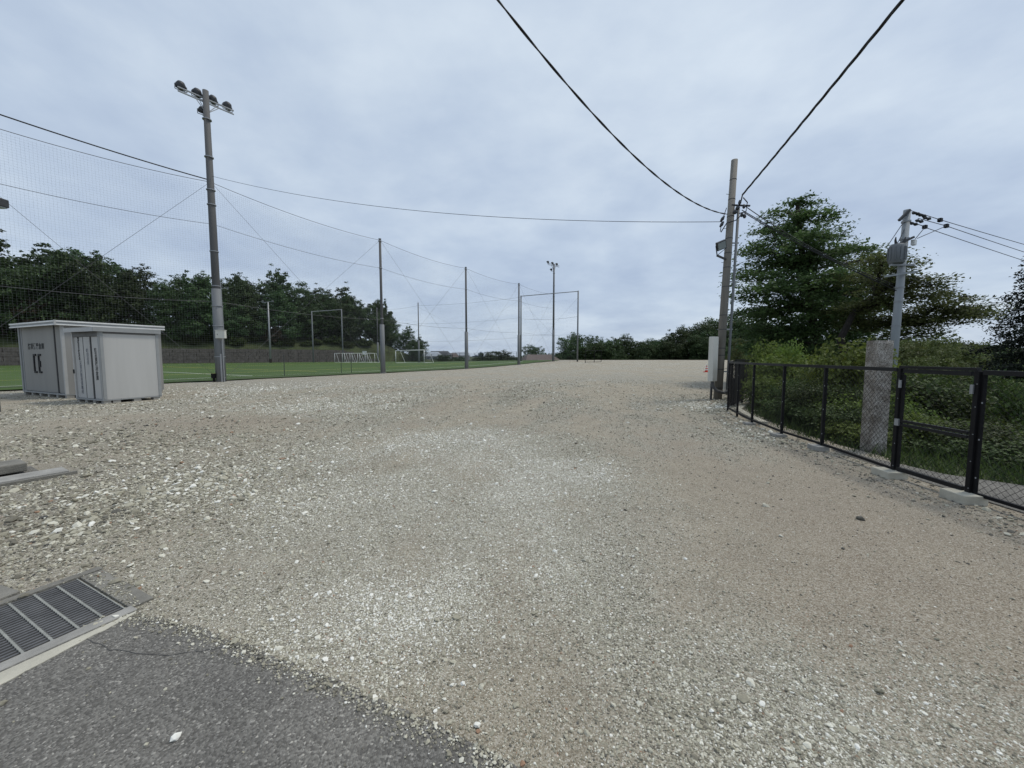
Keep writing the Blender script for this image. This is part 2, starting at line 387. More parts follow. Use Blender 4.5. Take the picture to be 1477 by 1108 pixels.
def patches(x, y):
    x = np.asarray(x, float); y = np.asarray(y, float)
    g = .46 + 2.3 * (fbm(x * .55 + 9, y * .34, 4) - .5) + 1.1 * (fbm(x * 2.3, y * 1.7 + 4, 3) - .5) + 1.7 * (fbm((x - .012 * y * y) * 1.5 + 40, y * .16, 3) - .5)
    for a, b, r, k in PALE: g = g + k * .55 * np.exp(-((x - a) ** 2 + (y - b) ** 2) / r ** 2)
    for a, b, r, k in DIRT: g = g - k * .6 * np.exp(-((x - a) ** 2 + ((y - b) * 1.3) ** 2) / r ** 2)
    rust = np.clip(1.6 * (fbm(x * .8 + 31, y * .8, 3) - .52), 0, 1)
    rust = rust + .8 * sstep(1.0, 3.2, x) * (1 - sstep(6, 13, y)) * (.4 + 1.1 * fbm(x * .9, y * .7 + 7, 3)) + .45 * np.exp(-((y - 15) / 3.5) ** 2) * sstep(.42, .6, fbm(x * .25 + 3, y * .5, 3)) + .9 * np.exp(-((x + 7.3) ** 2 / 9 + (y - 9.3) ** 2 / 1.2)) + .35 * np.exp(-((x - 3.8) ** 2 + (y - 3.3) ** 2) / 3.5)
    return np.clip(g, 0.02, 1), np.clip(rust, 0, 1)
def dark_soil(x, y): return np.clip((np.exp(-(((x + 5.4) / 2.3) ** 2 + ((y - 4.6) / 1.7) ** 2)) + .5 * np.exp(-(((x + 9) / 2.5) ** 2 + ((y - 7.4) / 1.2) ** 2)) + .35 * np.exp(-(((x - 4.6) / 1.2) ** 2 + ((y - 4) / 3.) ** 2))) * (.4 + 1.2 * fbm(x * 1.7, y * 1.7, 3)), 0, 1)
def pale_patch(x, y):
    q = 0
    for a, b, r, k in PALE: q = q + k * np.exp(-((x - a) ** 2 + (y - b) ** 2) / r ** 2)
    return np.clip(q * (.1 + 1.9 * fbm(x * 1.1 + 60, y * .9, 3)), 0, 1)
def zgr(x, y):
    return zg(x, y) + .05 * (fbm(x * .35 + 3, y * .35, 3) - .5) * sstep(2.5, 9, np.hypot(x, y)) + .012 * (fbm(x * 2.1, y * 2.1, 3) - .5)
xs = axis([(-60, -20, 2), (-20, -8, .4), (-8, 8, .12), (8, 20, .5), (20, 50, 2)])
ys = axis([(-6, .6, .6), (.6, 10, .12), (10, 30, .4), (30, 83, 1.2)])
V, Q = grid(xs, ys, zgr)
g_, r_ = patches(V[:, 0], V[:, 1])
ctr = V[Q].mean(1)
keep = (seg_dist(ctr[:, 0], ctr[:, 1], RIGHT) < .62) & ~((ctr[:, 0] + ctr[:, 1] * .55 < -38))
Q = Q[keep]; used = np.unique(Q); remap = np.full(len(V), -1); remap[used] = np.arange(len(used))
gravel = struct(np_mesh('gravel_lot', V[used], remap[Q], 'gravel', {'grav': g_[used], 'rust': r_[used], 'dark': dark_soil(V[used, 0], V[used, 1])}, smooth=True))

# asphalt road in the near corner and the strip behind the fence
me = MB(); me.prism(ASPH_POLY, -.05, .016); road = struct(me.build('asphalt_road', 'asphalt'))
for line in ([(120, 925), (160, 940), (205, 948), (255, 949), (300, 940), (340, 938), (385, 932)], [(200, 898), (235, 903), (270, 917)]):
    P_ = []
    for (u0, v0), (u1, v1) in zip(line[:-1], line[1:]):
        for k in range(5): t = k / 5; q = G(u0 + (u1 - u0) * t, v0 + (v1 - v0) * t); P_.append((q.x + random.gauss(0, .004), q.y + random.gauss(0, .005)))
    cm = MB()
    for i, (a_, b_) in enumerate(zip(P_[:-1], P_[1:])): w0 = .001 + .0015 * random.random(); w1 = .001 + .0015 * random.random(); n0 = len(cm.v); cm.v += [Vector((a_[0], a_[1] - w0, .0185)), Vector((b_[0], b_[1] - w1, .0185)), Vector((b_[0], b_[1] + w1, .0185)), Vector((a_[0], a_[1] + w0, .0185))]; cm.f.append((n0, n0 + 1, n0 + 2, n0 + 3))
    cm.build('crack', mat('crack_tar', (.085, .082, .078), .9, .2, 20), road)
ap = [(FP[i].x + .16, FP[i].y) for i in (0, 1, 2)]
ap = [(5.13, -4)] + ap + [(5.55, 6.3), (5.85, 5.1), (6.4, 4.55), (7.4, 3.9), (9.0, 2.5), (9.0, -4)]
me = MB(); me.prism(ap, -.3, .012); struct(me.build('asphalt_apron', 'asphalt_apron'))

# ------------------------------------------------------------------ turf field and its painted lines
TE = [G(0, 565), G(240, 553.6)]
POLES = {'p1': (-18.4, 24.3), 'p2': (-12.1, 36.1), 'p3': (-5.6, 47.5), 'p4': (1.05, 59.2), 'f2': (7.6, 71), 'p5': (11.8, 70)}
TURF = [(-36, 9.5), (TE[0].x, TE[0].y), (TE[1].x, TE[1].y), (-18.6, 24.9), (-12.2, 36.6), (-5.7, 48), (1.0, 59.6), (7.4, 71.5), (9.6, 75.5), (-2, 82), (-18, 92.5), (-34, 101.2), (-79.95, 59.95), (-100, 41.5), (-100, 9.5)]
xs = axis([(-100, 12, 1.0)]); ys = axis([(9, 104, 1.0)])
def sheet(name, poly, off, m, cell=1.0, par=None):
    """polygon cut into cells and laid on the slightly rising ground"""
    import bmesh
    bm = bmesh.new(); bm.faces.new([bm.verts.new((p[0], p[1], 0)) for p in poly])
    xs_ = [p[0] for p in poly]; ys_ = [p[1] for p in poly]
    for y in np.arange(min(ys_) + cell, max(ys_), cell):
        if y < 40: continue
        bmesh.ops.bisect_plane(bm, geom=bm.verts[:] + bm.edges[:] + bm.faces[:], plane_co=(0, y, 0), plane_no=(0, 1, 0))
    for x in np.arange(min(xs_) + cell, max(xs_), cell):
        if x < -32: continue
        bmesh.ops.bisect_plane(bm, geom=bm.verts[:] + bm.edges[:] + bm.faces[:], plane_co=(x, 0, 0), plane_no=(1, 0, 0))
    for v in bm.verts: v.co.z = zgf(v.co.x, v.co.y) + off
    bmesh.ops.recalc_face_normals(bm, faces=bm.faces[:])
    if sum(f.normal.z for f in bm.faces) < 0: bmesh.ops.reverse_faces(bm, faces=bm.faces[:])
    me = bpy.data.meshes.new(name); bm.to_mesh(me); bm.free(); me.materials.append(MATS[m])
    o = bpy.data.objects.new(name, me); COL.objects.link(o); o.parent = par; return o
turf = struct(sheet('turf_field', TURF, .07, 'turf', 2.5))
SD = Vector((.483, .876, 0)).normalized(); SN = Vector((-.876, .483, 0)).normalized()
P1 = Vector((-18.4, 24.3, 0))
def fline(name, s0, t0, s1, t1, w, m, off):
    a = P1 + SD * s0 + SN * t0; b = P1 + SD * s1 + SN * t1; d = (b - a).normalized(); n = Vector((-d.y, d.x, 0)) * w / 2
    sheet(name, [tuple(p)[:2] for p in (a - n, b - n, b + n, a + n)], off, m, 4, turf)
fline('white_line', -12, 4.2, 50, 4.2, .14, 'line_white', .075)
fline('white_line', -12, 52, 50, 52, .14, 'line_white', .075)
fline('white_line', 4, 4.2, 4, 52, .14, 'line_white', .079)
fline('white_line', 48, 4.2, 48, 52, .14, 'line_white', .079)
fline('yellow_line', -12, 12, 46, 12, .12, 'line_yellow', .083)
fline('yellow_line', -8, 8, -8, 50, .12, 'line_yellow', .083)
fline('yellow_line', 12, 8, 12, 50, .12, 'line_yellow', .083)
fline('yellow_line', -12, 36, 46, 36, .12, 'line_yellow', .083)

# ------------------------------------------------------------------ retaining wall below the wooded bank
rw = thing('retaining_wall', 'dark weathered stone retaining wall along the foot of the wooded bank', 'wall', (*wall_pt(10, 0), 0))
mb = MB()
hgt = lambda s: 2.85 * (1 - float(sstep(50, 63, s))) + .1
for s in np.arange(-34, 62, 2.0):
    a, b = wall_pt(s, .35), wall_pt(s + 1.985, .35); h = hgt(s + 1); z0 = zgf(*a) - .3
    for row in range(4):
        off = .03 * random.random()
        st = (.5 if row % 2 else 0)
        c = (a + b) / 2 + WD * st - WN * (.05 + off) ; c0 = z0 + .3 + (h) * (row + .5) / 4
        blk = MB().box((c[0], c[1], c0), (1.94, .5, h / 4 - .03), math.atan2(WD[1], WD[0])); blk.build('stone_block', 'retaining', rw)
mb.bar((*wall_pt(-35, 1.1), 1.0), (*wall_pt(52, 1.1), 1.0), 1.3, 3.4); mb.build('backing', 'retaining', rw)
cap = MB()
cap.bar((*wall_pt(-35, .95), 2.95), (*wall_pt(51, .95), 2.95), 1.8, .12); cap.build('coping', 'concrete_old', rw)
# ------------------------------------------------------------------ foliage
def leaf_mesh(C, Nrm, size, tint, aspect=.62):
    """one folded rhombic leaf per row of C, facing about Nrm"""
    n = len(C); r = rng.normal(size=(n, 3)); Nn = Nrm / np.maximum(np.linalg.norm(Nrm, axis=1, keepdims=True), 1e-6)
    a = np.cross(Nn, r); a /= np.maximum(np.linalg.norm(a, axis=1, keepdims=True), 1e-6); b = np.cross(Nn, a)
    s = np.asarray(size).reshape(-1, 1) * np.ones((n, 1))
    V = np.stack([C - a * s * .5, C - b * s * .5 * aspect + Nn * s * .08, C + a * s * .5, C + b * s * .5 * aspect + Nn * s * .08], 1).reshape(-1, 3)
    Q = np.arange(4 * n).reshape(-1, 4); return V, Q, np.repeat(tint, 4)
def unit(n):
    d = rng.normal(size=(n, 3)); return d / np.linalg.norm(d, axis=1, keepdims=True)
def lobed_leaves(lobes, n, size, up=.5, shell=.55, clump=.22):
    """leaf clumps spread through a set of ellipsoid lobes (centre, radii)"""
    vol = np.array([(r[0] * r[1] * r[2]) ** (2 / 3) for _, r in lobes]); cnt = (n * vol / vol.sum()).astype(int)
    Cs, Ns, Ts = [], [], []
    for (c, r), k in zip(lobes, cnt):
        m = max(6, k // 26); d = unit(m); rr = shell + (1 - shell) * rng.random((m, 1)) ** .6
        rr = rr * (1 + .16 * rng.normal(size=(m, 1)))
        cc = np.array(c) + d * rr * np.array(r); ct = rng.random(m)
        idx = rng.integers(0, m, k); sc = clump * np.mean(r)
        p = cc[idx] + np.clip(rng.normal(size=(k, 3)), -1.8, 1.8) * sc * np.array([1, 1, .55])
        nn = d[idx] * .6 + rng.normal(size=(k, 3)) * .55 + np.array([0, 0, up])
        Cs.append(p); Ns.append(nn); Ts.append(np.clip(.55 * ct[idx] + .45 * rng.random(k), 0, 1))
    C = np.concatenate(Cs); sz = size * (.65 + .7 * rng.random(len(C)))
    return leaf_mesh(C, np.concatenate(Ns), sz, np.concatenate(Ts))
def limb(mb, a, b, r0, r1, bend=.12, seg=6, n=5):
    a = Vector(a); b = Vector(b); l = (b - a).length
    k = Vector((random.gauss(0, 1), random.gauss(0, 1), abs(random.gauss(0, 1)))) * bend * l * .6
    pts = []; rs = []
    for i in range(n + 1):
        t = i / n; pts.append(a.lerp(b, t) + k * math.sin(math.pi * t) * .6 + Vector((random.gauss(0, 1), random.gauss(0, 1), 0)) * l * .012 * (0 < i < n)); rs.append(r0 + (r1 - r0) * t)
    mb.tube(pts, rs, seg); return pts
def make_tree(name, label, cat, group, leafm, h, w, lobes_n, n, size, trunk_r, bark='bark', base=.28, up=.5, seed=1, flat=.75, shape='round', sprigs=9):
    random.seed(seed)
    root = thing(name, label, cat, (0, 0, 0), group)
    lobes = []; mb = MB()
    top = Vector((random.gauss(0, .05) * h, random.gauss(0, .05) * h, h * .82))
    tp = limb(mb, (0, 0, -.6), top, trunk_r, trunk_r * .22, .06, 8, 7)
    for i in range(lobes_n):
        t = (i + .5) / lobes_n; z = base * h + (1 - base) * h * (t ** .9) * .93
        if shape == 'round': rad = w * .5 * math.sqrt(max(.05, 1 - ((z / h - .55) / .52) ** 2))
        else: rad = w * .5 * (1.08 - z / h) * 1.35
        ang = i * 2.4 + random.random() * .8; q = rad * (.35 + .5 * random.random())
        c = Vector((math.cos(ang) * q, math.sin(ang) * q, z)) + Vector((top.x, top.y, 0)) * (z / h)
        rr = w * .5 * (.34 + .22 * random.random()) * (1.0 if t < .75 else .8)
        lobes.append((tuple(c), (rr, rr, rr * flat * (.8 + .4 * random.random()))))
        o = tp[min(len(tp) - 1, max(2, int(len(tp) * (z / h) * .8)))]
        limb(mb, o, c, trunk_r * .32, trunk_r * .06, .1, 5, 4)
    for i in range(sprigs):              # sprigs that break the outline
        c, r = lobes[random.randrange(len(lobes) // 3, len(lobes))]; a = random.random() * 6.28; up_z = random.uniform(.45, 1.05)
        q = (c[0] + math.cos(a) * r[0] * .75, c[1] + math.sin(a) * r[1] * .75, c[2] + r[2] * up_z + .25); rr = w * random.uniform(.06, .12)
        lobes.append((q, (rr, rr, rr * random.uniform(.9, 1.9)))); limb(mb, c, q, trunk_r * .1, .02, .05, 4, 3)
    mb.build('trunk', bark, root, smooth=True)
    V, Q, T = lobed_leaves(lobes, n, size, up)
    np_mesh('crown', V, Q, leafm, {'tint': T}, parent=root)
    return root
def place(o, x, y, s=1.0, z=None, rz=None, sz=None):
    o.location = (x, y, ztf(x, y) if z is None else z); o.rotation_euler = (0, 0, random.random() * 6.28 if rz is None else rz)
    o.scale = (s, s, s if sz is None else sz); return o

# belt of trees on the bank behind the turf
BG = 'trees on the bank behind the turf field'
protos = [
 make_tree('broadleaf_tree', 'dark green round-crowned broadleaf tree on the bank above the retaining wall', 'tree', BG, 'leaf_belt', 12, 9.5, 17, 15000, .36, .24, base=.12, seed=11),
 make_tree('broadleaf_tree', 'dark green upright tree with ragged top on the bank above the retaining wall', 'tree', BG, 'leaf_belt', 13.5, 8, 16, 12000, .36, .22, base=.14, seed=23, flat=.95),
 make_tree('broadleaf_tree', 'dark green broad tree with layered crown on the bank above the retaining wall', 'tree', BG, 'leaf_belt', 11, 10.5, 20, 15000, .36, .24, base=.10, seed=35, flat=.5),
 make_tree('broadleaf_tree', 'dark green cone-shaped tree on the bank above the retaining wall', 'tree', BG, 'leaf_belt', 13, 8.5, 18, 14000, .36, .24, base=.08, seed=44, shape='cone'),
]
brown = make_tree('withered_tree', 'tree with brownish withered foliage standing in front of the dark bank trees', 'tree', None, 'leaf_brown', 8, 7.5, 12, 5500, .32, .18, base=.15, seed=51, flat=.35)
random.seed(5)
spots = []
for k, s in enumerate(np.arange(-30, 80, 5.0)): spots.append((s + random.uniform(-1.2, 1.2), 7 + random.uniform(-1.5, 1.5), .80))
for k, s in enumerate(np.arange(-34, 76, 5.6)): spots.append((s + random.uniform(-1.5, 1.5), 16 + random.uniform(-2, 2), 1.0))
usedp = set()
for i, (s, o, k) in enumerate(spots):
    x, y = wall_pt(s, o); j = random.randrange(4) if i > 3 else i
    t = protos[j] if j not in usedp else copy_tree(protos[j]); usedp.add(j)
    sc = k * random.uniform(.82, 1.24) * (1 - .45 * float(sstep(56, 80, s))) * (1 + .30 * (1 - float(sstep(-5, 22, s)))) * (.92 if 18 < s < 25 else 1)
    place(t, x, y, sc, ztf(x, y) - .25, sz=sc * random.uniform(.92, 1.12))
x, y = wall_pt(4, 4.6); place(brown, x, y, .9, ztf(x, y) - .2, .4)
x, y = wall_pt(38, 4.2); b2 = copy_tree(brown); b2['label'] = 'small brown-leaved tree on the bank above the stacked white goals'; place(b2, x, y, .55, ztf(x, y) - .2, 2.0)

# low bushes along the foot of the bank
def make_shrub(name, label, group, leafm, w, h, n, size, seed, up=.5):
    random.seed(seed); root = thing(name, label, 'shrub', (0, 0, 0), group); lobes = []; mb = MB()
    for i in range(9):
        a = i * 2.4; q = w * .5 * random.uniform(.1, .75); z = h * random.uniform(.25, .75)
        c = (math.cos(a) * q, math.sin(a) * q, z); r = w * random.uniform(.17, .27)
        lobes.append((c, (r, r, r * h / w * random.uniform(.7, 1.1)))); limb(mb, (0, 0, -.25), c, .016, .006, .1, 4, 3)
    mb.build('stems', 'bark', root)
    V, Q, T = lobed_leaves(lobes, n, size, up, shell=.35, clump=.34); np_mesh('foliage', V, Q, leafm, {'tint': T}, parent=root); return root
BB = 'bushes on the grassy bank'
bsh = make_shrub('bank_shrub', 'low yellow-green bush on the grassy bank above the retaining wall', BB, 'leaf_shrub_dark', 3.4, 2.0, 3200, .24, 61)
random.seed(8)
for k, s in enumerate(np.arange(-30, 60, 3.4)):
    x, y = wall_pt(s + random.uniform(-1, 1), random.uniform(3.2, 6)); o = bsh if k == 0 else copy_tree(bsh); place(o, x, y, random.uniform(.7, 1.3), ztf(x, y) - .15)

# trees beyond the far edge of the lot
FG = 'trees beyond the far edge of the gravel lot'
fp = [make_tree('broadleaf_tree', 'dark leafy tree in the row beyond the far gravel edge', 'tree', FG, 'leaf_belt', 10, 9.5, 18, 12000, .36, .2, base=.03, seed=71, sprigs=2),
      make_tree('broadleaf_tree', 'dark leafy tree in the row beyond the far gravel edge', 'tree', FG, 'leaf_belt', 9.5, 10.5, 18, 12000, .36, .2, base=.03, seed=83, flat=.7, sprigs=2)]
fl = [(822, 486, 92), (842, 483, 95), (870, 490, 94), (895, 486, 96), (912, 492, 94), (930, 492, 98), (948, 491, 95), (962, 489, 98), (982, 474, 93), (1003, 476, 96), (1022, 467, 92), (1044, 462, 94), (1068, 460, 93), (1095, 455, 90), (1010, 482, 88), (880, 494, 90), (858, 496, 90), (936, 496, 91), (968, 492, 90), (1035, 478, 88)]
random.seed(13)
for i, (u, v, Y) in enumerate(fl):
    p = at(u, v, Y); z0 = ztf(p.x, p.y) - .3; o = fp[i % 2] if i < 2 else copy_tree(fp[i % 2]); hh = (p.z - z0) / (10 if i % 2 == 0 else 9.5)
    place(o, p.x, p.y, max(.62, hh * random.uniform(.9, 1.05)), z0, sz=hh * 1.02)
o = copy_tree(fp[0]); o['label'] = 'round clipped-looking tree behind the far mesh fence'; o['group'] = 'round trees behind the far mesh fence'; p = at(717, 505, 112); z0 = ztf(p.x, p.y); place(o, p.x, p.y, 1.0, z0 - .2, sz=(p.z - z0) / 10)
o = copy_tree(fp[1]); o['label'] = 'tall domed tree rising behind the brown-roofed house'; del o['group']; p = at(770, 498, 150); z0 = ztf(p.x, p.y); place(o, p.x, p.y, 1.05, z0 - .2, sz=(p.z - z0) / 9.5)
for u, v, Y in ((640, 511, 118), (662, 514, 124), (805, 507, 108), (815, 508, 112), (690, 515, 120), (742, 514, 118)):
    o = copy_tree(fp[1]); o['label'] = 'low dark bush-like tree on the skyline beyond the far mesh fence'; o['group'] = 'low trees on the skyline'; p = at(u, v, Y); z0 = ztf(p.x, p.y)
    place(o, p.x, p.y, .55, z0 - .2, sz=max(.2, (p.z - z0) / 9.5))
o = copy_tree(fp[0]); o['label'] = 'small tree at the end of the wooded bank behind the soccer goal'; del o['group']; p = at(603, 490, 108); z0 = ztf(p.x, p.y); place(o, p.x, p.y, .62, z0 - .2, sz=(p.z - z0) / 10)

# ---- the big tree behind the fence, built limb by limb with layered sprays
def layered_tree(name, label, leafm, base, trunk_pts, tr, pads, n, size, barkm, core=()):
    root = thing(name, label, 'tree', base); mb = MB(); b = Vector(base)
    tp = [b + Vector((0, 0, -.5))] + [Vector(p) for p in trunk_pts]; m = len(tp)
    mb.tube(tp, [tr * (1 - .75 * i / (m - 1)) for i in range(m)], 9)
    Cs, Ns, Ts = [], [], []; wsum = sum(p[3] * p[4] for p in pads)
    for (x, y, z, rx, ry, k) in pads:
        c = Vector((x, y, z)); o = min(tp[1:], key=lambda q: (q - c).length + (1.2 if q.z > c.z else 0) * 1.5)
        pts = limb(mb, o, c, tr * .30, .03, .14, 6, 6)
        cnt = int(n * rx * ry / wsum); nt_ = max(5, cnt // 55)
        for q in range(nt_):              # twigs fan out from the limb, each carrying a flat spray
            a = random.random() * 6.28; rr = math.sqrt(random.random())
            e = c + Vector((math.cos(a) * rx * rr, math.sin(a) * ry * rr, random.gauss(0, .12) * min(rx, ry) - .20 * rr * rr * min(rx, ry) + k))
            s_ = pts[random.randrange(2, len(pts))]
            mb.tube([s_, s_.lerp(e, .5) + Vector((0, 0, .12)), e], [.022, .013, .005], 3, False)
            kk = cnt // nt_; dirn = (e - s_).normalized() if (e - s_).length > .01 else Vector((1, 0, 0))
            t = np.clip(rng.normal(size=(kk, 1)), -1.6, 1.6) * .42 * (.5 + .25 * min(rx, ry)); lat = np.clip(rng.normal(size=(kk, 2)), -1.7, 1.7) * np.array([.24, .24]) * (.6 + .2 * min(rx, ry))
            P = np.array(e) + t * np.array([dirn.x, dirn.y, dirn.z * .4]) + np.stack([lat[:, 0], lat[:, 1], rng.normal(size=kk) * .085 - .02 * t[:, 0] ** 2], 1)
            Cs.append(P); Ns.append(rng.normal(size=(kk, 3)) * .42 + np.array([0, 0, 1.0])); Ts.append(np.clip(.5 * random.random() + .5 * rng.random(kk), 0, 1))
    mb.build('trunk', barkm, root, smooth=True)
    C = np.concatenate(Cs); V, Q, T = leaf_mesh(C - np.array(base), np.concatenate(Ns), size * (.6 + .8 * rng.random(len(C))), np.concatenate(Ts), .55)
    if core:
        lb = []
        for u, v, wu in core: p = at(u, v, base[1]); q = wu / F * base[1]; lb.append((tuple(p - Vector(base)), (q, q, q * .75)))
        V2, Q2, T2 = lobed_leaves(lb, 9000, size * 1.05, .7, shell=.3, clump=.3); Q = np.concatenate([Q, Q2 + len(V)]); V = np.concatenate([V, V2]); T = np.concatenate([T, T2])
    np_mesh('crown', V, Q, leafm, {'tint': T}, parent=root); return root
random.seed(21)
def pads_from(pxs, Y0): 
    out = []
    for (u, v, wu, dy) in pxs:
        p = at(u, v, Y0 + dy); rx = wu / F * (Y0 + dy); out.append((p.x, p.y, p.z, rx, rx * 1.05, 0))
    return out
Yb = 22.0; bz = ztf(X(1190, Yb), Yb)
trunkA = [(X(1188, Yb), Yb, bz + 1.5), at(1180, 500, Yb), at(1170, 450, Yb - .2), at(1160, 390, Yb), at(1152, 320, Yb + .2), at(1150, 292, Yb)]
pxA = [(1152, 290, 24, 0), (1130, 303, 22, 1), (1170, 308, 30, -1), (1146, 322, 40, 1), (1112, 335, 26, 0), (1186, 337, 30, 1), (1138, 347, 46, -1.5), (1092, 362, 27, 1), (1212, 362, 38, 1), (1172, 366, 44, -1), (1120, 380, 48, 1.5),
       (1248, 375, 30, 2), (1086, 398, 26, -1), (1226, 397, 42, -1), (1165, 402, 54, -2), (1110, 417, 46, -2), (1205, 424, 50, 2), (1258, 410, 30, 0), (1150, 440, 58, -2), (1092, 446, 30, .5), (1232, 447, 42, 0), (1185, 464, 56, 1), (1115, 474, 46, -1), (1245, 476, 36, 1), (1160, 494, 56, -2), (1212, 496, 48, 1), (1098, 500, 34, -1.5)]
layered_tree('broadleaf_tree', 'big dense broadleaf tree behind the black fence near the wooden pole', 'leaf_big', (X(1190, Yb), Yb, bz), trunkA, .34, pads_from(pxA, Yb), 46000, .175, 'bark', [(1150, 345, 22), (1128, 395, 34), (1185, 418, 40), (1118, 452, 34), (1205, 468, 40), (1150, 488, 44), (1100, 495, 28), (1165, 375, 30), (1235, 440, 26)])
Yc = 17.0; bz = ztf(X(1225, Yc), Yc)
trunkB = [(X(1225, Yc), Yc, bz + .8), at(1222, 520, Yc), at(1212, 490, Yc - .3), at(1232, 450, Yc), at(1262, 425, Yc - .3), at(1320, 470, Yc - .6), at(1360, 455, Yc - .5)]
pxB = [(1275, 372, 30, -1.5), (1300, 384, 24, -2), (1255, 398, 34, .5), (1290, 405, 36, -1.5), (1325, 402, 24, -2), (1345, 412, 16, -2), (1310, 425, 34, -1.5), (1270, 432, 36, -1), (1372, 422, 18, -1.5), (1395, 428, 16, -1.5), (1350, 442, 30, -1), (1385, 446, 30, -1), (1412, 448, 18, -1), (1325, 455, 32, -1), (1290, 462, 34, -.5), (1360, 462, 26, -1.2), (1395, 456, 22, -1.5), (1250, 465, 34, .5), (1310, 478, 28, -1), (1225, 448, 34, 1)]
layered_tree('cherry_tree', 'spreading cherry tree with thin open branches behind the utility pole', 'leaf_cherry', (X(1225, Yc), Yc, bz), trunkB, .2, pads_from(pxB, Yc), 21000, .115, 'bark_dark')

# ---- dark conifer at the right
def conifer(name, label, base, h, w, n, size):
    root = thing(name, label, 'tree', base); mb = MB(); b = Vector(base)
    mb.tube([b + Vector((0, 0, -.5)), b + Vector((.05, 0, h * .5)), b + Vector((0, .05, h))], [.3, .18, .03], 8)
    Cs, Ns, Ts = [], [], []; nb = 120
    for i in range(nb):
        t = i / nb; z = h * (.06 + .92 * t); a = i * 2.39996; l = w * .5 * (1 - t * .93) * random.uniform(.75, 1.15)
        e = b + Vector((math.cos(a) * l, math.sin(a) * l, z - .14 * l)); s_ = b + Vector((0, 0, z))
        mb.tube([s_, s_.lerp(e, .6) + Vector((0, 0, .1)), e], [.05, .03, .01], 4, False)
        k = int(n / nb * (1.25 - t * .8)); u_ = rng.random((k, 1)) ** .7
        P = np.array(s_) + (np.array(e) - np.array(s_)) * u_ + rng.normal(size=(k, 3)) * np.array([.19, .19, .14]) * (.4 + u_); P[:, 2] -= .12 * u_[:, 0]
        Cs.append(P); Ns.append(rng.normal(size=(k, 3)) * .8 + np.array([0, 0, .6])); Ts.append(np.clip(.5 * random.random() + .5 * rng.random(k), 0, 1))
    mb.build('trunk', 'bark_dark', root); C = np.concatenate(Cs)
    V, Q, T = leaf_mesh(C - np.array(base), np.concatenate(Ns), size * (.6 + .8 * rng.random(len(C))), np.concatenate(Ts), .4)
    np_mesh('crown', V, Q, 'leaf_cedar', {'tint': T}, parent=root); return root
xc = X(1512, 24); conifer('conifer_tree', 'very dark conifer standing down the slope beyond the cherry tree', (xc, 24, ztf(xc, 24) - .2), 14.5, 9.0, 52000, .20)

# ---- trees in the valley beyond the fence
VG = 'trees in the valley beyond the fence'
vp = [make_tree('broadleaf_tree', 'olive green round tree down in the valley beyond the fence', 'tree', VG, 'leaf_valley', 8, 9, 14, 9000, .26, .18, base=.05, seed=91),
      make_tree('broadleaf_tree', 'olive green round tree down in the valley beyond the fence', 'tree', VG, 'leaf_valley', 8.5, 8, 13, 9000, .26, .18, base=.05, seed=95, flat=.6)]
random.seed(31)
vs = [(1300, 497, 34), (1335, 494, 38), (1368, 502, 42), (1400, 508, 46), (1432, 514, 40), (1280, 502, 30), (1450, 530, 30), (1330, 520, 27), (1385, 524, 30), (1420, 540, 25), (1350, 492, 52), (1390, 496, 60), (1310, 488, 55), (1465, 555, 20), (1270, 490, 45), (1235, 492, 40), (1190, 495, 38), (1140, 498, 36), (1095, 500, 34), (1075, 490, 48)]
for i, (u, v, Y) in enumerate(vs):
    p = at(u, v, Y); z0 = ztf(p.x, p.y) - .2; o = vp[i % 2] if i < 2 else copy_tree(vp[i % 2]); hh = max(.3, (p.z - z0) / 8.2)
    place(o, p.x, p.y, min(hh, 1.0) * random.uniform(.85, 1.1), z0, sz=hh)

# ---- bushes right behind the fence
SG = 'bushes behind the black fence'
sh = [make_shrub('shrub', 'bright yellow-green leafy bush growing behind the black fence', SG, 'leaf_shrub', 1.7, 1.35, 5200, .075, 101, .7),
      make_shrub('shrub', 'darker green bush growing low behind the black fence', SG + ', darker ones', 'leaf_shrub_dark', 1.8, 1.2, 5200, .075, 107, .7)]
random.seed(77)
ss = []
for u, v, Y, j in [(1110, 492, 15, 0), (1140, 494, 14, 0), (1165, 505, 12.5, 0), (1120, 505, 13, 0), (1092, 500, 17, 0), (1190, 515, 11, 0), (1215, 500, 10, 0), (1225, 490, 9.4, 0), (1150, 530, 10.5, 1), (1185, 545, 9.2, 1), (1130, 540, 11.2, 0), (1105, 540, 12, 0), (1215, 540, 8.4, 0), (1205, 585, 8.0, 1), (1160, 570, 9.4, 1),
                   (1235, 620, 7.2, 0), (1300, 545, 9.5, 1), (1330, 560, 9, 1), (1310, 590, 8, 0), (1350, 600, 7.6, 1), (1380, 580, 8.6, 1), (1320, 640, 7.1, 0), (1370, 630, 7.0, 1), (1420, 600, 7.4, 0), (1450, 580, 8.2, 1), (1440, 640, 6.6, 1), (1300, 520, 11, 0), (1340, 535, 11, 1), (1375, 545, 10.4, 1), (1410, 555, 10, 0), (1450, 550, 10, 1), (1475, 620, 6.8, 0), (1400, 660, 6.3, 1), (1285, 560, 8.4, 0), (1290, 610, 7.6, 1), (1255, 530, 9, 0), (1262, 505, 11, 0), (1240, 545, 8.6, 1), (1475, 560, 9, 1), (1500, 600, 8, 0)]:
    ss.append((u, v, Y, j))
first = set()
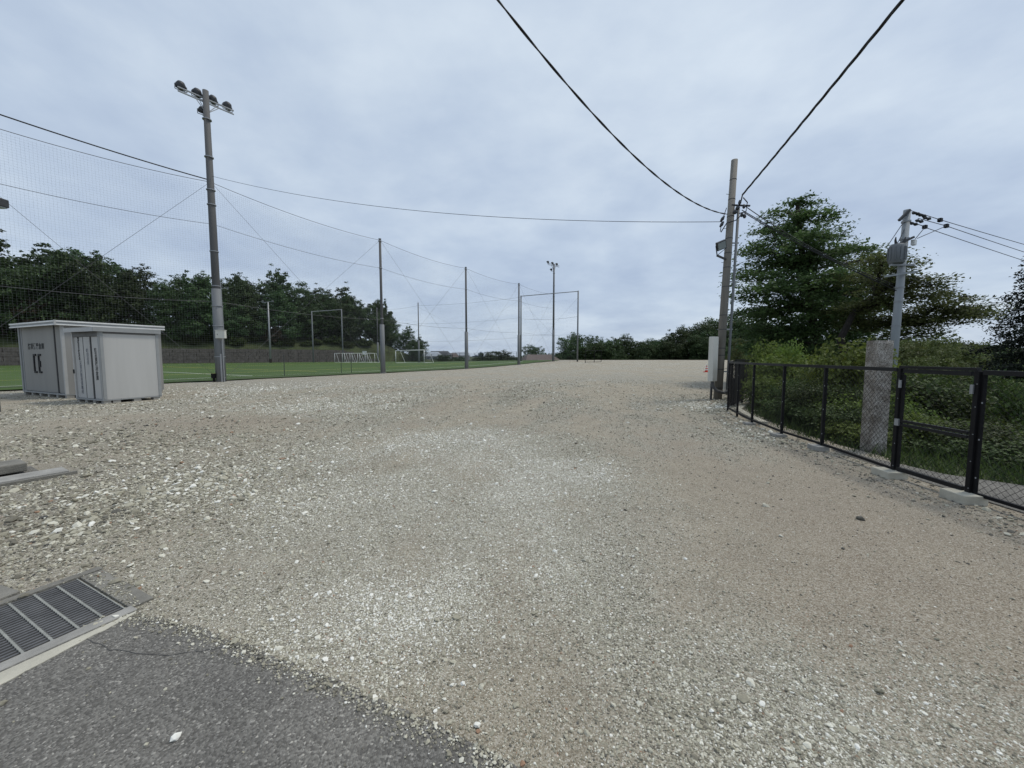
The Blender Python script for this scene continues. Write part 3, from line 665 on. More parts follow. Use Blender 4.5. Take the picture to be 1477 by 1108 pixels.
for u, v, Y, j in ss:
    p = at(u, v, Y); z0 = ztf(p.x, p.y) - .05; o = sh[j] if j not in first else copy_tree(sh[j]); first.add(j)
    where = 'between the weathered pole and the granite pillar' if u < 1200 else 'crowding round the granite pillar' if u < 1275 else 'seen through the pedestrian gate' if u < 1400 else 'below the fence by the asphalt strip'
    o['label'] = ('bright yellow-green leafy bush ' if j == 0 else 'darker green low bush ') + where; o['group'] = ('bright' if j == 0 else 'dark') + ' bushes ' + where
    hh = min(2.1, max(.55, (p.z - z0) / 1.25)); hh *= random.uniform(.72, 1.22); w_ = min(1.3, .55 + .45 * hh) * random.uniform(.7, 1.15); place(o, p.x, p.y, w_, z0, sz=hh)

# ---- forest on the far hill: one mass
def point_instances(name, P, S, Rz, tint, protos_, kind='stuff', parent=None, rots=None, idx=None):
    me = bpy.data.meshes.new(name); me.vertices.add(len(P)); me.vertices.foreach_set('co', np.asarray(P, np.float32).ravel())
    a = me.attributes.new('sc', 'FLOAT_VECTOR', 'POINT'); a.data.foreach_set('vector', np.asarray(S, np.float32).ravel())
    rt = np.zeros((len(P), 3), np.float32) if rots is None else np.asarray(rots, np.float32)
    if rots is None: rt[:, 2] = Rz
    a = me.attributes.new('rt', 'FLOAT_VECTOR', 'POINT'); a.data.foreach_set('vector', rt.ravel())
    a = me.attributes.new('tint', 'FLOAT', 'POINT'); a.data.foreach_set('value', np.asarray(tint, np.float32))
    a = me.attributes.new('pick', 'INT', 'POINT'); a.data.foreach_set('value', (np.arange(len(P)) if idx is None else idx).astype(np.int32) % len(protos_))
    ob = bpy.data.objects.new(name, me); COL.objects.link(ob); ob.parent = parent
    if kind: ob['kind'] = kind
    ng = bpy.data.node_groups.new(name + '_scatter', 'GeometryNodeTree')
    ng.interface.new_socket('Geometry', in_out='INPUT', socket_type='NodeSocketGeometry'); ng.interface.new_socket('Geometry', in_out='OUTPUT', socket_type='NodeSocketGeometry')
    N_ = ng.nodes.new; L_ = ng.links.new; gi, go = N_('NodeGroupInput'), N_('NodeGroupOutput')
    iop = N_('GeometryNodeInstanceOnPoints'); m2p = N_('GeometryNodeMeshToPoints'); L_(gi.outputs[0], m2p.inputs[0]); L_(m2p.outputs[0], iop.inputs['Points'])
    g2i = N_('GeometryNodeGeometryToInstance')
    for pm in reversed(protos_):
        oi = N_('GeometryNodeObjectInfo'); oi.inputs['Object'].default_value = pm; oi.inputs['As Instance'].default_value = False
        L_(oi.outputs['Geometry'], g2i.inputs[0])
    L_(g2i.outputs[0], iop.inputs['Instance']); iop.inputs['Pick Instance'].default_value = True
    def na(n, ty):
        q = N_('GeometryNodeInputNamedAttribute'); q.data_type = ty; q.inputs[0].default_value = n; return q
    L_(na('pick', 'INT').outputs['Attribute'], iop.inputs['Instance Index'])
    L_(na('sc', 'FLOAT_VECTOR').outputs['Attribute'], iop.inputs['Scale'])
    e2r = N_('FunctionNodeEulerToRotation'); L_(na('rt', 'FLOAT_VECTOR').outputs['Attribute'], e2r.inputs[0]); L_(e2r.outputs[0], iop.inputs['Rotation'])
    L_(iop.outputs[0], go.inputs[0])
    md = ob.modifiers.new('scatter', 'NODES'); md.node_group = ng; return ob
leaf_mat('leaf_hill', (.032, .058, .024), (.080, .122, .050), .15)
V_, Q_, T_ = [], [], []
random.seed(41); n_ = 0
hx, hy = [], []
r3 = np.random.default_rng(41)
px = r3.uniform(70, 520, 9000); py = r3.uniform(120, 480, 9000)
keepm = (px / py > .55) & (px / py < 1.9) & (zt(px, py) > -6.5)
px, py = px[keepm][:1500], py[keepm][:1500]; pz = zt(px, py)
lob = [((math.cos(a) * 1.6, math.sin(a) * 1.6, 4 + 1.2 * math.sin(a * 3)), (2.4, 2.4, 2.0)) for a in np.arange(0, 6.2, 1.2)] + [((0, 0, 5.6), (2.4, 2.4, 1.9)), ((0, 0, 2.2), (3, 3, 2))]
cv, cq, ct = lobed_leaves(lob, 280, 1.45, .6)
m = len(px)
def rot(V, a): c, s = math.cos(a), math.sin(a); return np.stack([V[:, 0] * c - V[:, 1] * s, V[:, 0] * s + V[:, 1] * c, V[:, 2]], 1)
dist = np.hypot(px, py); order = np.argsort(dist)
for k in order[:900]:
    a = r3.random() * 6.28; s = r3.uniform(.8, 1.5); V_.append(rot(cv, a) * s + np.array([px[k], py[k], pz[k] - .8])); Q_.append(cq + n_); n_ += len(cv); T_.append(np.clip(ct * .6 + .4 * r3.random(), 0, 1))
fo = np_mesh('hill_forest', np.concatenate(V_), np.concatenate(Q_), 'leaf_hill', {'tint': np.concatenate(T_)}); fo['kind'] = 'stuff'
tag(fo, 'green forest covering the low hill far beyond the fence', 'forest')
# ------------------------------------------------------------------ ball-net poles and floodlight poles
def net_pole(x, y, H, label, group=None, r=.135, sleeve=.37, name='net_pole'):
    z0 = zgf(x, y); t = thing(name, label, 'pole', (x, y, z0), group); z = z0
    MB().tube([(x, y, z - .4), (x, y, z + H)], [r, r * .8], 14).build('shaft', 'pole_dark', t, True)
    MB().tube([(x, y, z - .3), (x, y, z + H * sleeve)], [r * 1.7, r * 1.55], 14).build('sleeve', 'pole_sleeve', t, True)
    MB().tube([(x, y, z + H), (x, y, z + H + .05)], r * .95, 14).build('cap', 'galvanized', t)
    for k in (.415, .79, .985): MB().tube([(x, y, z + H * k - .04), (x, y, z + H * k + .04)], r * 1.12, 14).build('band', 'galvanized', t)
    MB().tube([(x, y, z - .05), (x, y, z + .06)], r * 2.1, 14).build('base_collar', 'concrete', t)
    return t
def flood_head(t, c, az, tilt, k=1.0, nm='floodlight', big=True):
    """drum floodlight: housing, visor ring, glass and bracket; az is where it shines"""
    c = Vector(c); d = Vector((math.cos(az) * math.cos(tilt), math.sin(az) * math.cos(tilt), -math.sin(tilt)))
    h = MB().tube([c - d * .24 * k, c - d * .2 * k, c - d * .02 * k, c + d * .05 * k], [.08 * k, .17 * k, .27 * k, .29 * k], 16).build(nm, 'dark_metal', t, True)
    MB().tube([c + d * .05 * k, c + d * .17 * k], .285 * k, 16, False).build('visor', 'dark_metal', h)
    MB().tube([c + d * .052 * k, c + d * .065 * k], .26 * k, 16).build('lens', 'lamp_glass', h)
    s = d.cross(Vector((0, 0, 1))).normalized()
    b = MB()
    for q in (-1, 1): b.bar(c + s * .3 * k * q, c + s * .3 * k * q + Vector((0, 0, -.33 * k)), .03, .03)
    b.bar(c - s * .3 * k + Vector((0, 0, -.33 * k)), c + s * .3 * k + Vector((0, 0, -.33 * k)), .04, .03); b.build('bracket', 'galvanized', h)
mat('lamp_glass', (.30, .33, .34), .15, .05, 3, spec=.6); mat('box_cream', (.60, .59, .53), .6, .08, 4, streak=True)
def flood_pole(x, y, H, a0, a1, nl, az, label, r=.2, k=1.0):
    z = zgf(x, y); t = thing('floodlight_pole', label, 'floodlight pole', (x, y, z))
    MB().tube([(x, y, z - .5), (x, y, z + H * .5), (x, y, z + H)], [r, r * .86, r * .66], 16).build('shaft', 'pole_dark', t, True)
    MB().tube([(x, y, z - .4), (x, y, z + H * .33)], [r * 1.18, r * 1.08], 16).build('sleeve', 'pole_sleeve', t, True)
    for q in (.09, .2, .27, .34, .46, .62, .67, .78, .905):
        MB().tube([(x, y, z + H * q - .025), (x, y, z + H * q + .025)], r * (1.24 if q < .33 else 1.02), 16).build('band', 'galvanized', t)
    A, B = Vector(a0), Vector(a1); up = Vector((0, 0, .22)); d = (B - A).normalized()
    side = Vector((-d.y, d.x, 0)) * .16
    MB().bar(A, B, .07, .07).build('crossarm', 'galvanized', t); MB().bar(A - up + side * 0, B - up, .06, .06).build('crossarm', 'galvanized', t)
    for s_ in (.12, .3, .5, .7, .88): MB().bar(A.lerp(B, s_), A.lerp(B, s_) - up, .04, .04).build('spacer', 'galvanized', t)
    for s_ in (.3, .36, .66, .72): MB().tube([A.lerp(B, s_) - up, (x, y, z + H * .925)], .022, 6).build('strut', 'galvanized', t)
    for i in range(nl):
        s_ = (i + .3) / (nl - .4) if nl > 1 else .5
        flood_head(t, A.lerp(B, min(s_, .985)) + Vector((math.cos(az), math.sin(az), 0)) * .22 + Vector((0, 0, .30 * k)), az + (i - nl / 2) * .1, R(38), k)
    flood_head(t, Vector((x, y, z + H * .945)) + Vector((math.cos(az), math.sin(az), 0)) * .5, az - .3, R(50), k * .9)
    MB().bar((x, y, z + H * .945 - .3), Vector((x, y, z + H * .945 - .3)) + Vector((math.cos(az), math.sin(az), 0)) * .5, .05, .05).build('side_arm', 'galvanized', t)
    return t
fz = 17.3
fpole = flood_pole(-18.4, 24.3, 17.5, at(256, 125, 23.3), at(337, 160, 25.6), 4, R(150), 'tall dark floodlight pole with four lamps on a crossarm beside the storage sheds', .235, .9)
x, y = -18.4, 24.3
bx_ = at(326, 477, 23.9); b = MB().box((x + .36, y - .30, 2.95), (.52, .22, .48), .15).build('switch_box', 'box_cream', fpole, bevel=.01)
MB().box((x + .24, y - .43, 2.95), (.03, .02, .07), .15).build('latch', 'dark_metal', b)
MB().box((x + .36, y - .305, 3.205), (.56, .27, .03), .15).build('box_hood', 'box_cream', b)
MB().tube([(x + .3, y - .14, 0), (x + .3, y - .14, 2.7)], .035, 8).build('conduit', 'galvanized', fpole)
MB().tube([(x + .2, y - .2, 0), (x + .2, y - .2, 1.75)], .05, 10).build('conduit', 'galvanized', fpole)
MB().tube([(x + .24, y + .1, 3.1), (x + .22, y + .08, 6.2)], .03, 8).build('conduit', 'galvanized', fpole)
MB().box((x - .22, y - .3, .38), (.22, .2, .3), .3).build('junction_box', 'black_paint', fpole)
MB().box((x - .22, y - .3, .12), (.1, .1, .28), .3).build('box_stand', 'black_paint', fpole)
flood_pole(7.6, 71, 17.6, (6.4, 70.2, 18.2), (8.7, 72.3, 18.2), 3, R(165), 'distant slender floodlight pole rising from the far corner of the ball net', .2, .9)
HN = 12.3
NG = 'steel poles carrying the ball net'
net_pole(-25.4, 15.9, HN, 'steel net pole at the storage-shed end of the ball net, out past the sheds')
net_pole(*POLES['p2'], HN, 'steel net pole next after the tall floodlight pole beside the sheds')
net_pole(*POLES['p3'], HN, 'middle steel net pole, third support along the ball net from the sheds')
net_pole(*POLES['p4'], HN, 'steel net pole with a second post close behind it, next before the distant floodlight pole')
# ---- net spans
def net_span(a, b, z0, z1, label, pitch=.125, rr=.0021, ropes=(12.2, 9.7, 5.0), braces=True, offset=.0, topr=.016):
    ax, ay = a; bx, by = b; l = math.hypot(bx - ax, by - ay); dx, dy = (bx - ax) / l, (by - ay) / l
    ga, gb = zgf(ax, ay), zgf(bx, by)
    t = thing('ball_net', label, 'net', (ax, ay, ga)); m = MB()
    pt = lambda s, z: Vector((ax + dx * s - dy * offset, ay + dy * s + dx * offset, ga + (gb - ga) * s / l + z))
    e = .22; sag = lambda s, k: -k * 4 * (s / l) * (1 - s / l)
    for s in np.arange(e, l - e, pitch): m.tube([pt(s, z0), pt(s, z1 + sag(s, .32))], rr, 3, False)
    for z in np.arange(z0, z1, pitch):
        ns = 8; m.tube([pt(e + (l - 2 * e) * i / ns, z + sag(e + (l - 2 * e) * i / ns, .32) * (z - z0) / (z1 - z0)) for i in range(ns + 1)], rr, 3, False)
    o = m.build('netting', 'net_cord', t); o['kind'] = 'stuff'
    for j, zr in enumerate(ropes):
        k = (.32, .28, .22)[j % 3]
        MB().tube([pt(.1 + (l - .2) * i / 12, zr + sag(.1 + (l - .2) * i / 12, k)) for i in range(13)], topr if j == 0 else .012, 5).build('rope', 'wire', t)
    if braces:
        MB().tube([pt(.15, z1), pt(l - .1, .15)], .008, 5).build('brace_wire', 'wire', t); MB().tube([pt(.15, .15), pt(l - .1, z1)], .008, 5).build('brace_wire', 'wire', t)
    MB().tube([pt(.15, z0), pt(l - .15, z0)], .01, 5).build('bottom_rope', 'wire', t)
    return t
P0 = (-25.4, 15.9); P1p = POLES['p1']
net_span(P0, P1p, .15, 12.1, 'large square-mesh ball net stretched over the storage sheds', rr=.0019)
net_span(P1p, POLES['p2'], .15, 12.1, 'ball net span just past the tall floodlight pole', rr=.0021)
net_span(POLES['p2'], POLES['p3'], .15, 12.1, 'middle ball net span in front of the white soccer goal', pitch=.16, rr=.002)
net_span(POLES['p3'], POLES['p4'], .15, 12.1, 'ball net span before the far round trees', pitch=.2, rr=.0022)
net_span(POLES['p4'], POLES['f2'], .15, 12.1, 'last ball net span ending at the distant floodlight pole', pitch=.25, rr=.0022)
# heavy cable on top of the nearest net span
cbm = MB(); a, b = Vector((-25.4, 15.9, 12.9)), Vector((-18.55, 24.3, 12.35))
cbm.tube([a.lerp(b, i / 14) + Vector((0, 0, -.16 * 4 * (i / 14) * (1 - i / 14))) for i in range(15)], .032, 7)
tag(cbm.build('power_cable', 'cable'), 'thick dark cable running above the net to the tall floodlight pole', 'cable')
# far side of the field
def frame_posts(u0, u1, vt0, vt1, Y0, Y1, label):
    a = at(u0, vt0, Y0); b = at(u1, vt1, Y1); t = thing('steel_gantry', label, 'frame', ((a.x + b.x) / 2, (a.y + b.y) / 2, zgf(a.x, a.y)))
    for p in (a, b): MB().tube([(p.x, p.y, zgf(p.x, p.y) - .3), p], [.15, .12], 10).build('post', 'pole_sleeve', t, True)
    MB().tube([a - Vector((0, 0, .1)), b - Vector((0, 0, .1))], .07, 8).build('top_bar', 'galvanized', t)
    return a, b
fa, fb = frame_posts(449.5, 492.5, 449, 446, 84, 86, 'tall goal-shaped steel frame standing before the wooded bank')
ga, gb = frame_posts(751.5, 834, 426.5, 419.5, 73, 69, 'tall steel frame at the far net corner joined by a top bar')
far_p = []
for u, v, Y in ((543.5, 444, 88), (603, 437, 82)):
    p = at(u, v, Y); far_p.append(p)
    net_pole(p.x, p.y, p.z - zgf(p.x, p.y), 'slim steel pole behind the stacked white goals' if u < 600 else 'slim steel pole right behind the white soccer goal', r=.12)
net_span((far_p[1].x, far_p[1].y), (ga.x, ga.y), .15, 11.6, 'far net span along the goal line of the turf field', pitch=.3, rr=.003, ropes=(12.0, 8.2, 4.5))
net_span((far_p[0].x, far_p[0].y), (far_p[1].x, far_p[1].y), .15, 11.6, 'far net span behind the white soccer goal', pitch=.3, rr=.003, ropes=(12.0, 8.2, 4.5), braces=False)
net_span((ga.x, ga.y), (gb.x, gb.y), .15, 11.2, 'net hung in the tall steel frame at the far corner', pitch=.25, rr=.003, ropes=(8.0, 5.0))
net_span((fb.x, fb.y), (far_p[0].x, far_p[0].y), .15, 11.2, 'far net span in front of the dark wooded bank', pitch=.3, rr=.003, ropes=(11.4, 8.0), braces=False)
# lamp post before the bank
p = at(386.5, 436, 80); zb = zgf(p.x, p.y); t = thing('lamp_post', 'slim grey lamp post with small crossarm lamps in front of the wooded bank', 'lamp post', (p.x, p.y, zb))
MB().tube([(p.x, p.y, zb - .4), (p.x, p.y, p.z)], [.2, .12], 10).build('shaft', 'galvanized', t, True)
MB().bar((p.x - 1.2, p.y, p.z - .1), (p.x + 1.2, p.y - .5, p.z + .1), .08, .08).build('crossarm', 'galvanized', t)
for q in (-1.1, 1.1): flood_head(t, (p.x + q, p.y - .25 * (q > 0), p.z + .25), R(-90), R(35), .8)
MB().tube([(p.x, p.y, zb - .1), (p.x, p.y, zb + .9)], .23, 10).build('rust_band', 'leaf_brown', t)
# thin dark stakes along the net foot
for u, v, h in ((410.5, 543.4, 1.7), (492.5, 539.5, 1.9), (507, 539, 1.3)):
    p = G(u, v); t = MB().tube([(p.x, p.y, -.2), (p.x, p.y, h)], .025, 7).tube([(p.x, p.y, h), (p.x, p.y, h + .03)], .04, 7).build('net_stake', 'dark_metal')
    tag(t, 'thin dark stake holding the foot of the ball net', 'stake', 'stakes along the foot of the ball net')

# ------------------------------------------------------------------ soccer goals
def goal(name, label, a, b, back, h, r, netc=True, m='white_paint', depth_top=.9):
    a = Vector((a[0], a[1], zgf(a[0], a[1]) + .08)); b = Vector((b[0], b[1], zgf(b[0], b[1]) + .08)); t = thing(name, label, 'goal', tuple((a + b) / 2))
    bk = Vector((back[0], back[1], 0)); H_ = Vector((0, 0, h)); tp = bk.normalized() * depth_top
    MB().tube([a, a + H_], r, 8).build('goalpost', m, t, True); MB().tube([b, b + H_], r, 8).build('goalpost', m, t, True)
    MB().tube([a + H_, b + H_], r, 8).build('crossbar', m, t, True)
    for q in (a, b):
        MB().tube([q + H_, q + H_ + tp, q + bk], r * .6, 6).build('side_frame', m, t); MB().tube([q, q + bk], r * .7, 6).build('ground_bar', m, t)
    MB().tube([a + bk, b + bk], r * .7, 6).build('ground_bar', m, t)
    if netc:
        n = MB(); l = (b - a).length
        for i in range(0, 41): s = a.lerp(b, i / 40); n.tube([s + H_, s + H_ + tp, s + bk], .004, 3, False)
        for j in range(1, 14): k = j / 14; n.tube([a + H_ * (1 - k) + (tp * (1 - k) + bk * k), b + H_ * (1 - k) + (tp * (1 - k) + bk * k)], .004, 3, False)
        o = n.build('netting', 'net_cord', t); o['kind'] = 'stuff'
    return t
A = at(571, 522, 77); B = at(612, 522, 73.8)
goal('soccer_goal', 'full-size white soccer goal with net standing on the turf', (A.x, A.y), (B.x, B.y), (1.6, 1.0), 2.44, .07)
for k in range(5):
    u0 = 483 + k * 11; A = at(u0, 523, 85.5 - k * .3); L_ = 2.3
    goal('stacked_goal', 'white portable goal parked in the row of goals before the bank', (A.x, A.y), (A.x + 1.5, A.y + 1.6), (1.2, -.5), 2.0, .05, False, depth_top=.5)
    bpy.context.scene.objects  # keep order
for o in [o for o in COL.objects if o.name.startswith('stacked_goal')]: o['group'] = 'white portable goals parked in a row'
p = at(526, 509, 90); t = thing('scoreboard', 'small white board on a post behind the row of portable goals', 'board', (p.x, p.y, zgf(p.x, p.y)))
MB().tube([(p.x, p.y, zgf(p.x, p.y) - .2), (p.x, p.y, p.z - .3)], .05, 6).build('post', 'galvanized', t); MB().box((p.x, p.y - .06, p.z), (.95, .06, .8)).build('board', 'white_paint', t)
# dark batting-practice frame at the far edge
p0, p1 = at(844, 523, 64), at(867, 522, 68); z = zgf(p0.x, p0.y); t = thing('practice_frame', 'dark steel practice frame standing before the far trees', 'frame', (p0.x, p0.y, z))
pm = at(857, 523, 66)
for q in (p0, pm, p1): MB().tube([(q.x, q.y, z - .1), (q.x, q.y, z + 2.1)], .05, 6).build('post', 'black_paint', t)
MB().tube([(p0.x, p0.y, z + 2.1), (pm.x, pm.y, z + 2.1), (p1.x, p1.y, z + 2.1)], .04, 6).build('top_bar', 'black_paint', t)
MB().tube([(p0.x, p0.y, z + .15), (pm.x, pm.y, z + .15), (p1.x, p1.y, z + .15)], .03, 6).build('bottom_bar', 'black_paint', t)

# ------------------------------------------------------------------ far mesh fence, house and towers on the skyline
fa_, fb_ = Vector((X(560, 104), 104, 0)), Vector((X(745, 83), 83, 0)); n = 18
t = thing('mesh_fence', 'low dark mesh fence along the far end of the turf field', 'fence', (fa_.x, fa_.y, zgf(fa_.x, fa_.y)))
for i in range(n + 1):
    q = fa_.lerp(fb_, i / n); z = max(zgf(q.x, q.y), ztf(q.x, q.y)); MB().tube([(q.x, q.y, z - .3), (q.x, q.y, z + 1.9)], .04, 6).build('post', 'black_paint', t)
    if i:
        w = MB(); pz = pz_
        for h in (.1, .55, 1.0, 1.45, 1.88): w.tube([(pq.x, pq.y, pz + h), (q.x, q.y, z + h)], .018, 4, False)
        ws = MB()
        for k in range(14): s = pq.lerp(q, (k + .5) / 14); ws.tube([(s.x, s.y, pz + .1), (s.x, s.y, z + 1.88)], .008, 3, False)
        w.build('rail', 'black_paint', t); o = ws.build('mesh_wires', 'black_paint', t); o['kind'] = 'stuff'
    pq, pz_ = q, z
mat('far_wall', (.40, .40, .41), .9, .1, .3); mat('far_wall2', (.33, .36, .40), .9, .1, .3); mat('far_roof', (.13, .105, .095), .9, .2, 2); mat('far_glass', (.10, .12, .15), .3, .1, 1)
def house(label, u, Y, v_eave, w, d, rh, name='house', wallm='far_wall', roofm='far_roof', rz=.25):
    p = at(u, v_eave, Y); z0 = ztf(p.x, p.y) - .2; h = p.z - z0; t = thing(name, label, 'house', (p.x, p.y, z0)); M = Matrix.Rotation(rz, 3, 'Z')
    MB().box((p.x, p.y, z0 + h / 2), (w, d, h), rz).build('wall', wallm, t)
    m = MB(); vv = [(-w/2-.6, -d/2-.6, 0), (w/2+.6, -d/2-.6, 0), (w/2+.6, d/2+.6, 0), (-w/2-.6, d/2+.6, 0), (-w/2+1, 0, rh), (w/2-1, 0, rh)]
    m.v = [Vector((p.x, p.y, z0 + h + .01)) + M @ Vector(k) for k in vv]; m.f = [(0, 1, 5, 4), (1, 2, 5), (2, 3, 4, 5), (3, 0, 4), (0, 3, 2, 1)]; m.build('roof', roofm, t)
    for k in (-.3, 0, .3): c = Vector((p.x, p.y, z0 + h - 1.2)) + M @ Vector((w * k, -d / 2 - .02, 0)); MB().box(c, (1.4, .06, 1.1), rz).build('window', 'far_glass', t)
    return t
house('low house with a wide brown roof beyond the far net corner', 778, 100, 521, 8.5, 7, 1.7)
for i, (u, v, w) in enumerate(((622, 514, 10), (634, 512.5, 12), (650, 515, 9), (664, 513, 12), (815, 515, 10))):
    house(['white house with grey roof on the skyline just right of the soccer goal', 'pale house with dark roof on the skyline beside the soccer goal', 'small pale house low on the skyline beyond the turf', 'pale wide house on the skyline beside the third net pole', 'pale house on the skyline half hidden by the far trees'][i], u, 210 + i * 14, v, w, 8, 2.4, roofm=['far_wall2', 'dark_metal', 'far_roof', 'far_wall2', 'dark_metal'][i], rz=.1 * i - .2)
def tower(label, u, v, Y, w, d, m):
    p = at(u, v, Y); z0 = ztf(p.x, p.y) - 1; h = p.z - z0; t = thing('apartment_tower', label, 'building', (p.x, p.y, z0)); MB().box((p.x, p.y, z0 + h / 2), (w, d, h)).build('wall', m, t)
    MB().box((p.x, p.y, z0 + h + .8), (w * .4, d * .4, 1.6)).build('roof_house', m, t)
    nf = max(3, int(h / 3.2))
    for f in range(nf): MB().box((p.x, p.y - d / 2 - .03, z0 + 2 + f * (h - 3) / nf), (w * .86, .1, 1.2)).build('window_band', 'far_glass', t)
tower('slim grey apartment tower far away on the skyline', 693.5, 509, 620, 8, 8, 'far_wall2')
tower('wider low apartment block on the skyline beside the slim tower', 687, 513.5, 600, 12, 9, 'far_wall2')
tower('pale apartment block on the skyline left of the round tree', 704, 513, 640, 9, 9, 'far_wall')
p = at(640, 505, 300); t = thing('transmission_mast', 'thin lattice mast far away above the skyline houses', 'mast', (p.x, p.y, ztf(p.x, p.y)))
for q in ((-1, -1), (1, -1), (1, 1), (-1, 1)): MB().tube([(p.x + q[0], p.y + q[1], ztf(p.x, p.y) - .5), (p.x, p.y, p.z)], .12, 4).build('leg', 'galvanized', t)
for k in (.35, .55, .75): zz = ztf(p.x, p.y) + (p.z - ztf(p.x, p.y)) * k; w = 1 - k; MB().box((p.x, p.y, zz), (2 * w + .6, 2 * w + .6, .15)).build('brace', 'galvanized', t)

# ------------------------------------------------------------------ storage sheds
mat('shed_grey', (.285, .28, .265), .6, .07, 2, streak=True); mat('shed_door', (.255, .25, .235), .6, .07, 2, streak=True)
mat('shed_light', (.455, .45, .432), .55, .10, 1.5, streak=True); mat('shed_trim', (.43, .43, .42), .5, .08, 3); mat('shed_dark', (.05, .05, .05), .7, .1, 3); mat('shed_trim2', (.29, .30, .30), .5, .08, 3)
mat('ink', (.012, .012, .014), .6, .1, 3); mat('ink_blue', (.02, .035, .075), .6, .1, 3)
def text_mesh(body, size, M, m, parent, name='lettering', bold=.0):
    c = bpy.data.curves.new('txt', 'FONT'); c.body = body; c.size = size; c.align_x = 'CENTER'; c.align_y = 'CENTER'; c.offset = bold; c.resolution_u = 2; c.space_line = .92
    tmp = bpy.data.objects.new('txt', c); COL.objects.link(tmp); bpy.context.view_layer.update()
    me = bpy.data.meshes.new_from_object(tmp.evaluated_get(bpy.context.evaluated_depsgraph_get())); bpy.data.objects.remove(tmp)
    o = bpy.data.objects.new(name, me); COL.objects.link(o); me.materials.clear(); me.materials.append(MATS[m])
    off = ORG[parent.name]; me.transform(Matrix.Translation(-off) @ M); o.parent = parent; ORG[o.name] = off; return o
def face_frame(o, ex, ez, n):          # columns: text x, text y, outward normal
    M = Matrix((ex, ez, n)).transposed().to_4x4(); M.translation = o; return M
UP = Vector((0, 0, 1))
class Shed:
    def __init__(s, corner, e1ang, w, d, h, name, label):
        s.c = Vector((corner[0], corner[1], 0)); s.e1 = Vector((math.cos(e1ang), math.sin(e1ang), 0)); s.e2 = Vector((-s.e1.y, s.e1.x, 0)); s.rz = e1ang; s.w, s.d, s.h = w, d, h
        s.t = thing(name, label, 'shed', tuple(s.c - s.e1 * w / 2 + s.e2 * d / 2))
    def P(s, a, b, z): return s.c + s.e1 * a + s.e2 * b + UP * z        # a: -w..0 along the door face, b: 0..d back
    def box(s, a0, a1, b0, b1, z0, z1, name, m, par=None, bevel=0):
        return MB().box(s.P((a0 + a1) / 2, (b0 + b1) / 2, (z0 + z1) / 2), (abs(a1 - a0), abs(b1 - b0), abs(z1 - z0)), s.rz).build(name, m, par or s.t, bevel=bevel)
# large shed: sliding doors with hand marks
ca = G(96, 575.3); cb_ = G(33.5, 569); ang = math.atan2(ca.y - cb_.y, ca.x - cb_.x)
A_ = Shed((ca.x, ca.y), ang, (ca - cb_).length, 3.0, 2.84, 'storage_shed', 'large grey storage shed with flat overhanging roof and sliding door at the turf edge')
w, d, h = A_.w, A_.d, A_.h
A_.box(-w, 0, .08, d, .16, h, 'body', 'shed_grey')
A_.box(-w, 0, 0, d, .12, .17, 'base_frame', 'shed_trim2')
for k in range(6): A_.box(-w + .03 + k * (w - .2) / 5, -w + .19 + k * (w - .2) / 5, .02, .22, -.02, .12, 'foot_block', 'concrete')
for k in range(4): A_.box(-.2, -.02, .3 + k * (d - .55) / 3, .5 + k * (d - .55) / 3, -.02, .12, 'foot_block', 'concrete')
dr = A_.box(-w + .28, -.78, .035, .078, .20, h - .03, 'door', 'shed_door')
A_.box(-.70, -.1, .05, .078, .20, h - .03, 'door', 'shed_door')
A_.box(-.785, -.715, .03, .079, .18, h - .01, 'door_jamb', 'shed_dark')
A_.box(-w, -w + .12, 0, .08, .17, h, 'corner_post', 'shed_trim2'); A_.box(-w + .16, -w + .25, .03, .078, .17, h, 'door_jamb', 'shed_trim2')
A_.box(-.095, 0, 0, .08, .17, h, 'corner_post', 'shed_trim')
for k in range(1, 5): A_.box(-.0, .012, d * k / 5 - .012, d * k / 5 + .012, .17, h, 'side_seam', 'shed_trim2')
for k in range(1, 3):
    q = -w + .28 + (w - 1.06) * k / 3
rf = A_.box(-w - .05, .10, -.14, d + .1, h + .005, h + .05, 'roof', 'shed_trim', bevel=.005)
A_.box(-w - .05, .10, -.17, -.142, h - .07, h + .06, 'fascia', 'shed_trim2', rf); A_.box(-w - .07, .12, -.195, -.171, h + .03, h + .085, 'fascia_lip', 'white_paint', rf); A_.box(-w - .07, .12, -.195, -.171, h - .09, h - .045, 'fascia_lip', 'white_paint', rf)
A_.box(.102, .13, -.142, d + .1, h - .07, h + .06, 'fascia', 'shed_trim2', rf); A_.box(.131, .155, -.15, d + .1, h + .03, h + .085, 'fascia_lip', 'white_paint', rf); A_.box(.131, .155, -.15, d + .1, h - .09, h - .045, 'fascia_lip', 'white_paint', rf)
A_.box(.10, .165, -.205, -.152, h - .1, h + .095, 'fascia_corner', 'shed_trim', rf)
# brackets beside the door: two tall square-ended pulls
for q in (-w + 1.32, -w + 1.78):
    hd = A_.box(q, q + .07, .0, .033, 1.0, 1.62, 'door_pull', 'ink')
    A_.box(q, q + .24, .002, .034, 1.62, 1.69, 'pull_bracket', 'ink', hd); A_.box(q, q + .24, .002, .034, .93, 1.0, 'pull_bracket', 'ink', hd)
A_.box(-w + 1.86, -w + 1.95, .004, .034, 1.18, 1.42, 'lock', 'ink', dr)
text_mesh('防災備蓄倉庫', .26, face_frame(A_.P(-w + 1.6, .03, 1.98), A_.e1, UP, -A_.e2), 'ink', A_.t, bold=.006)
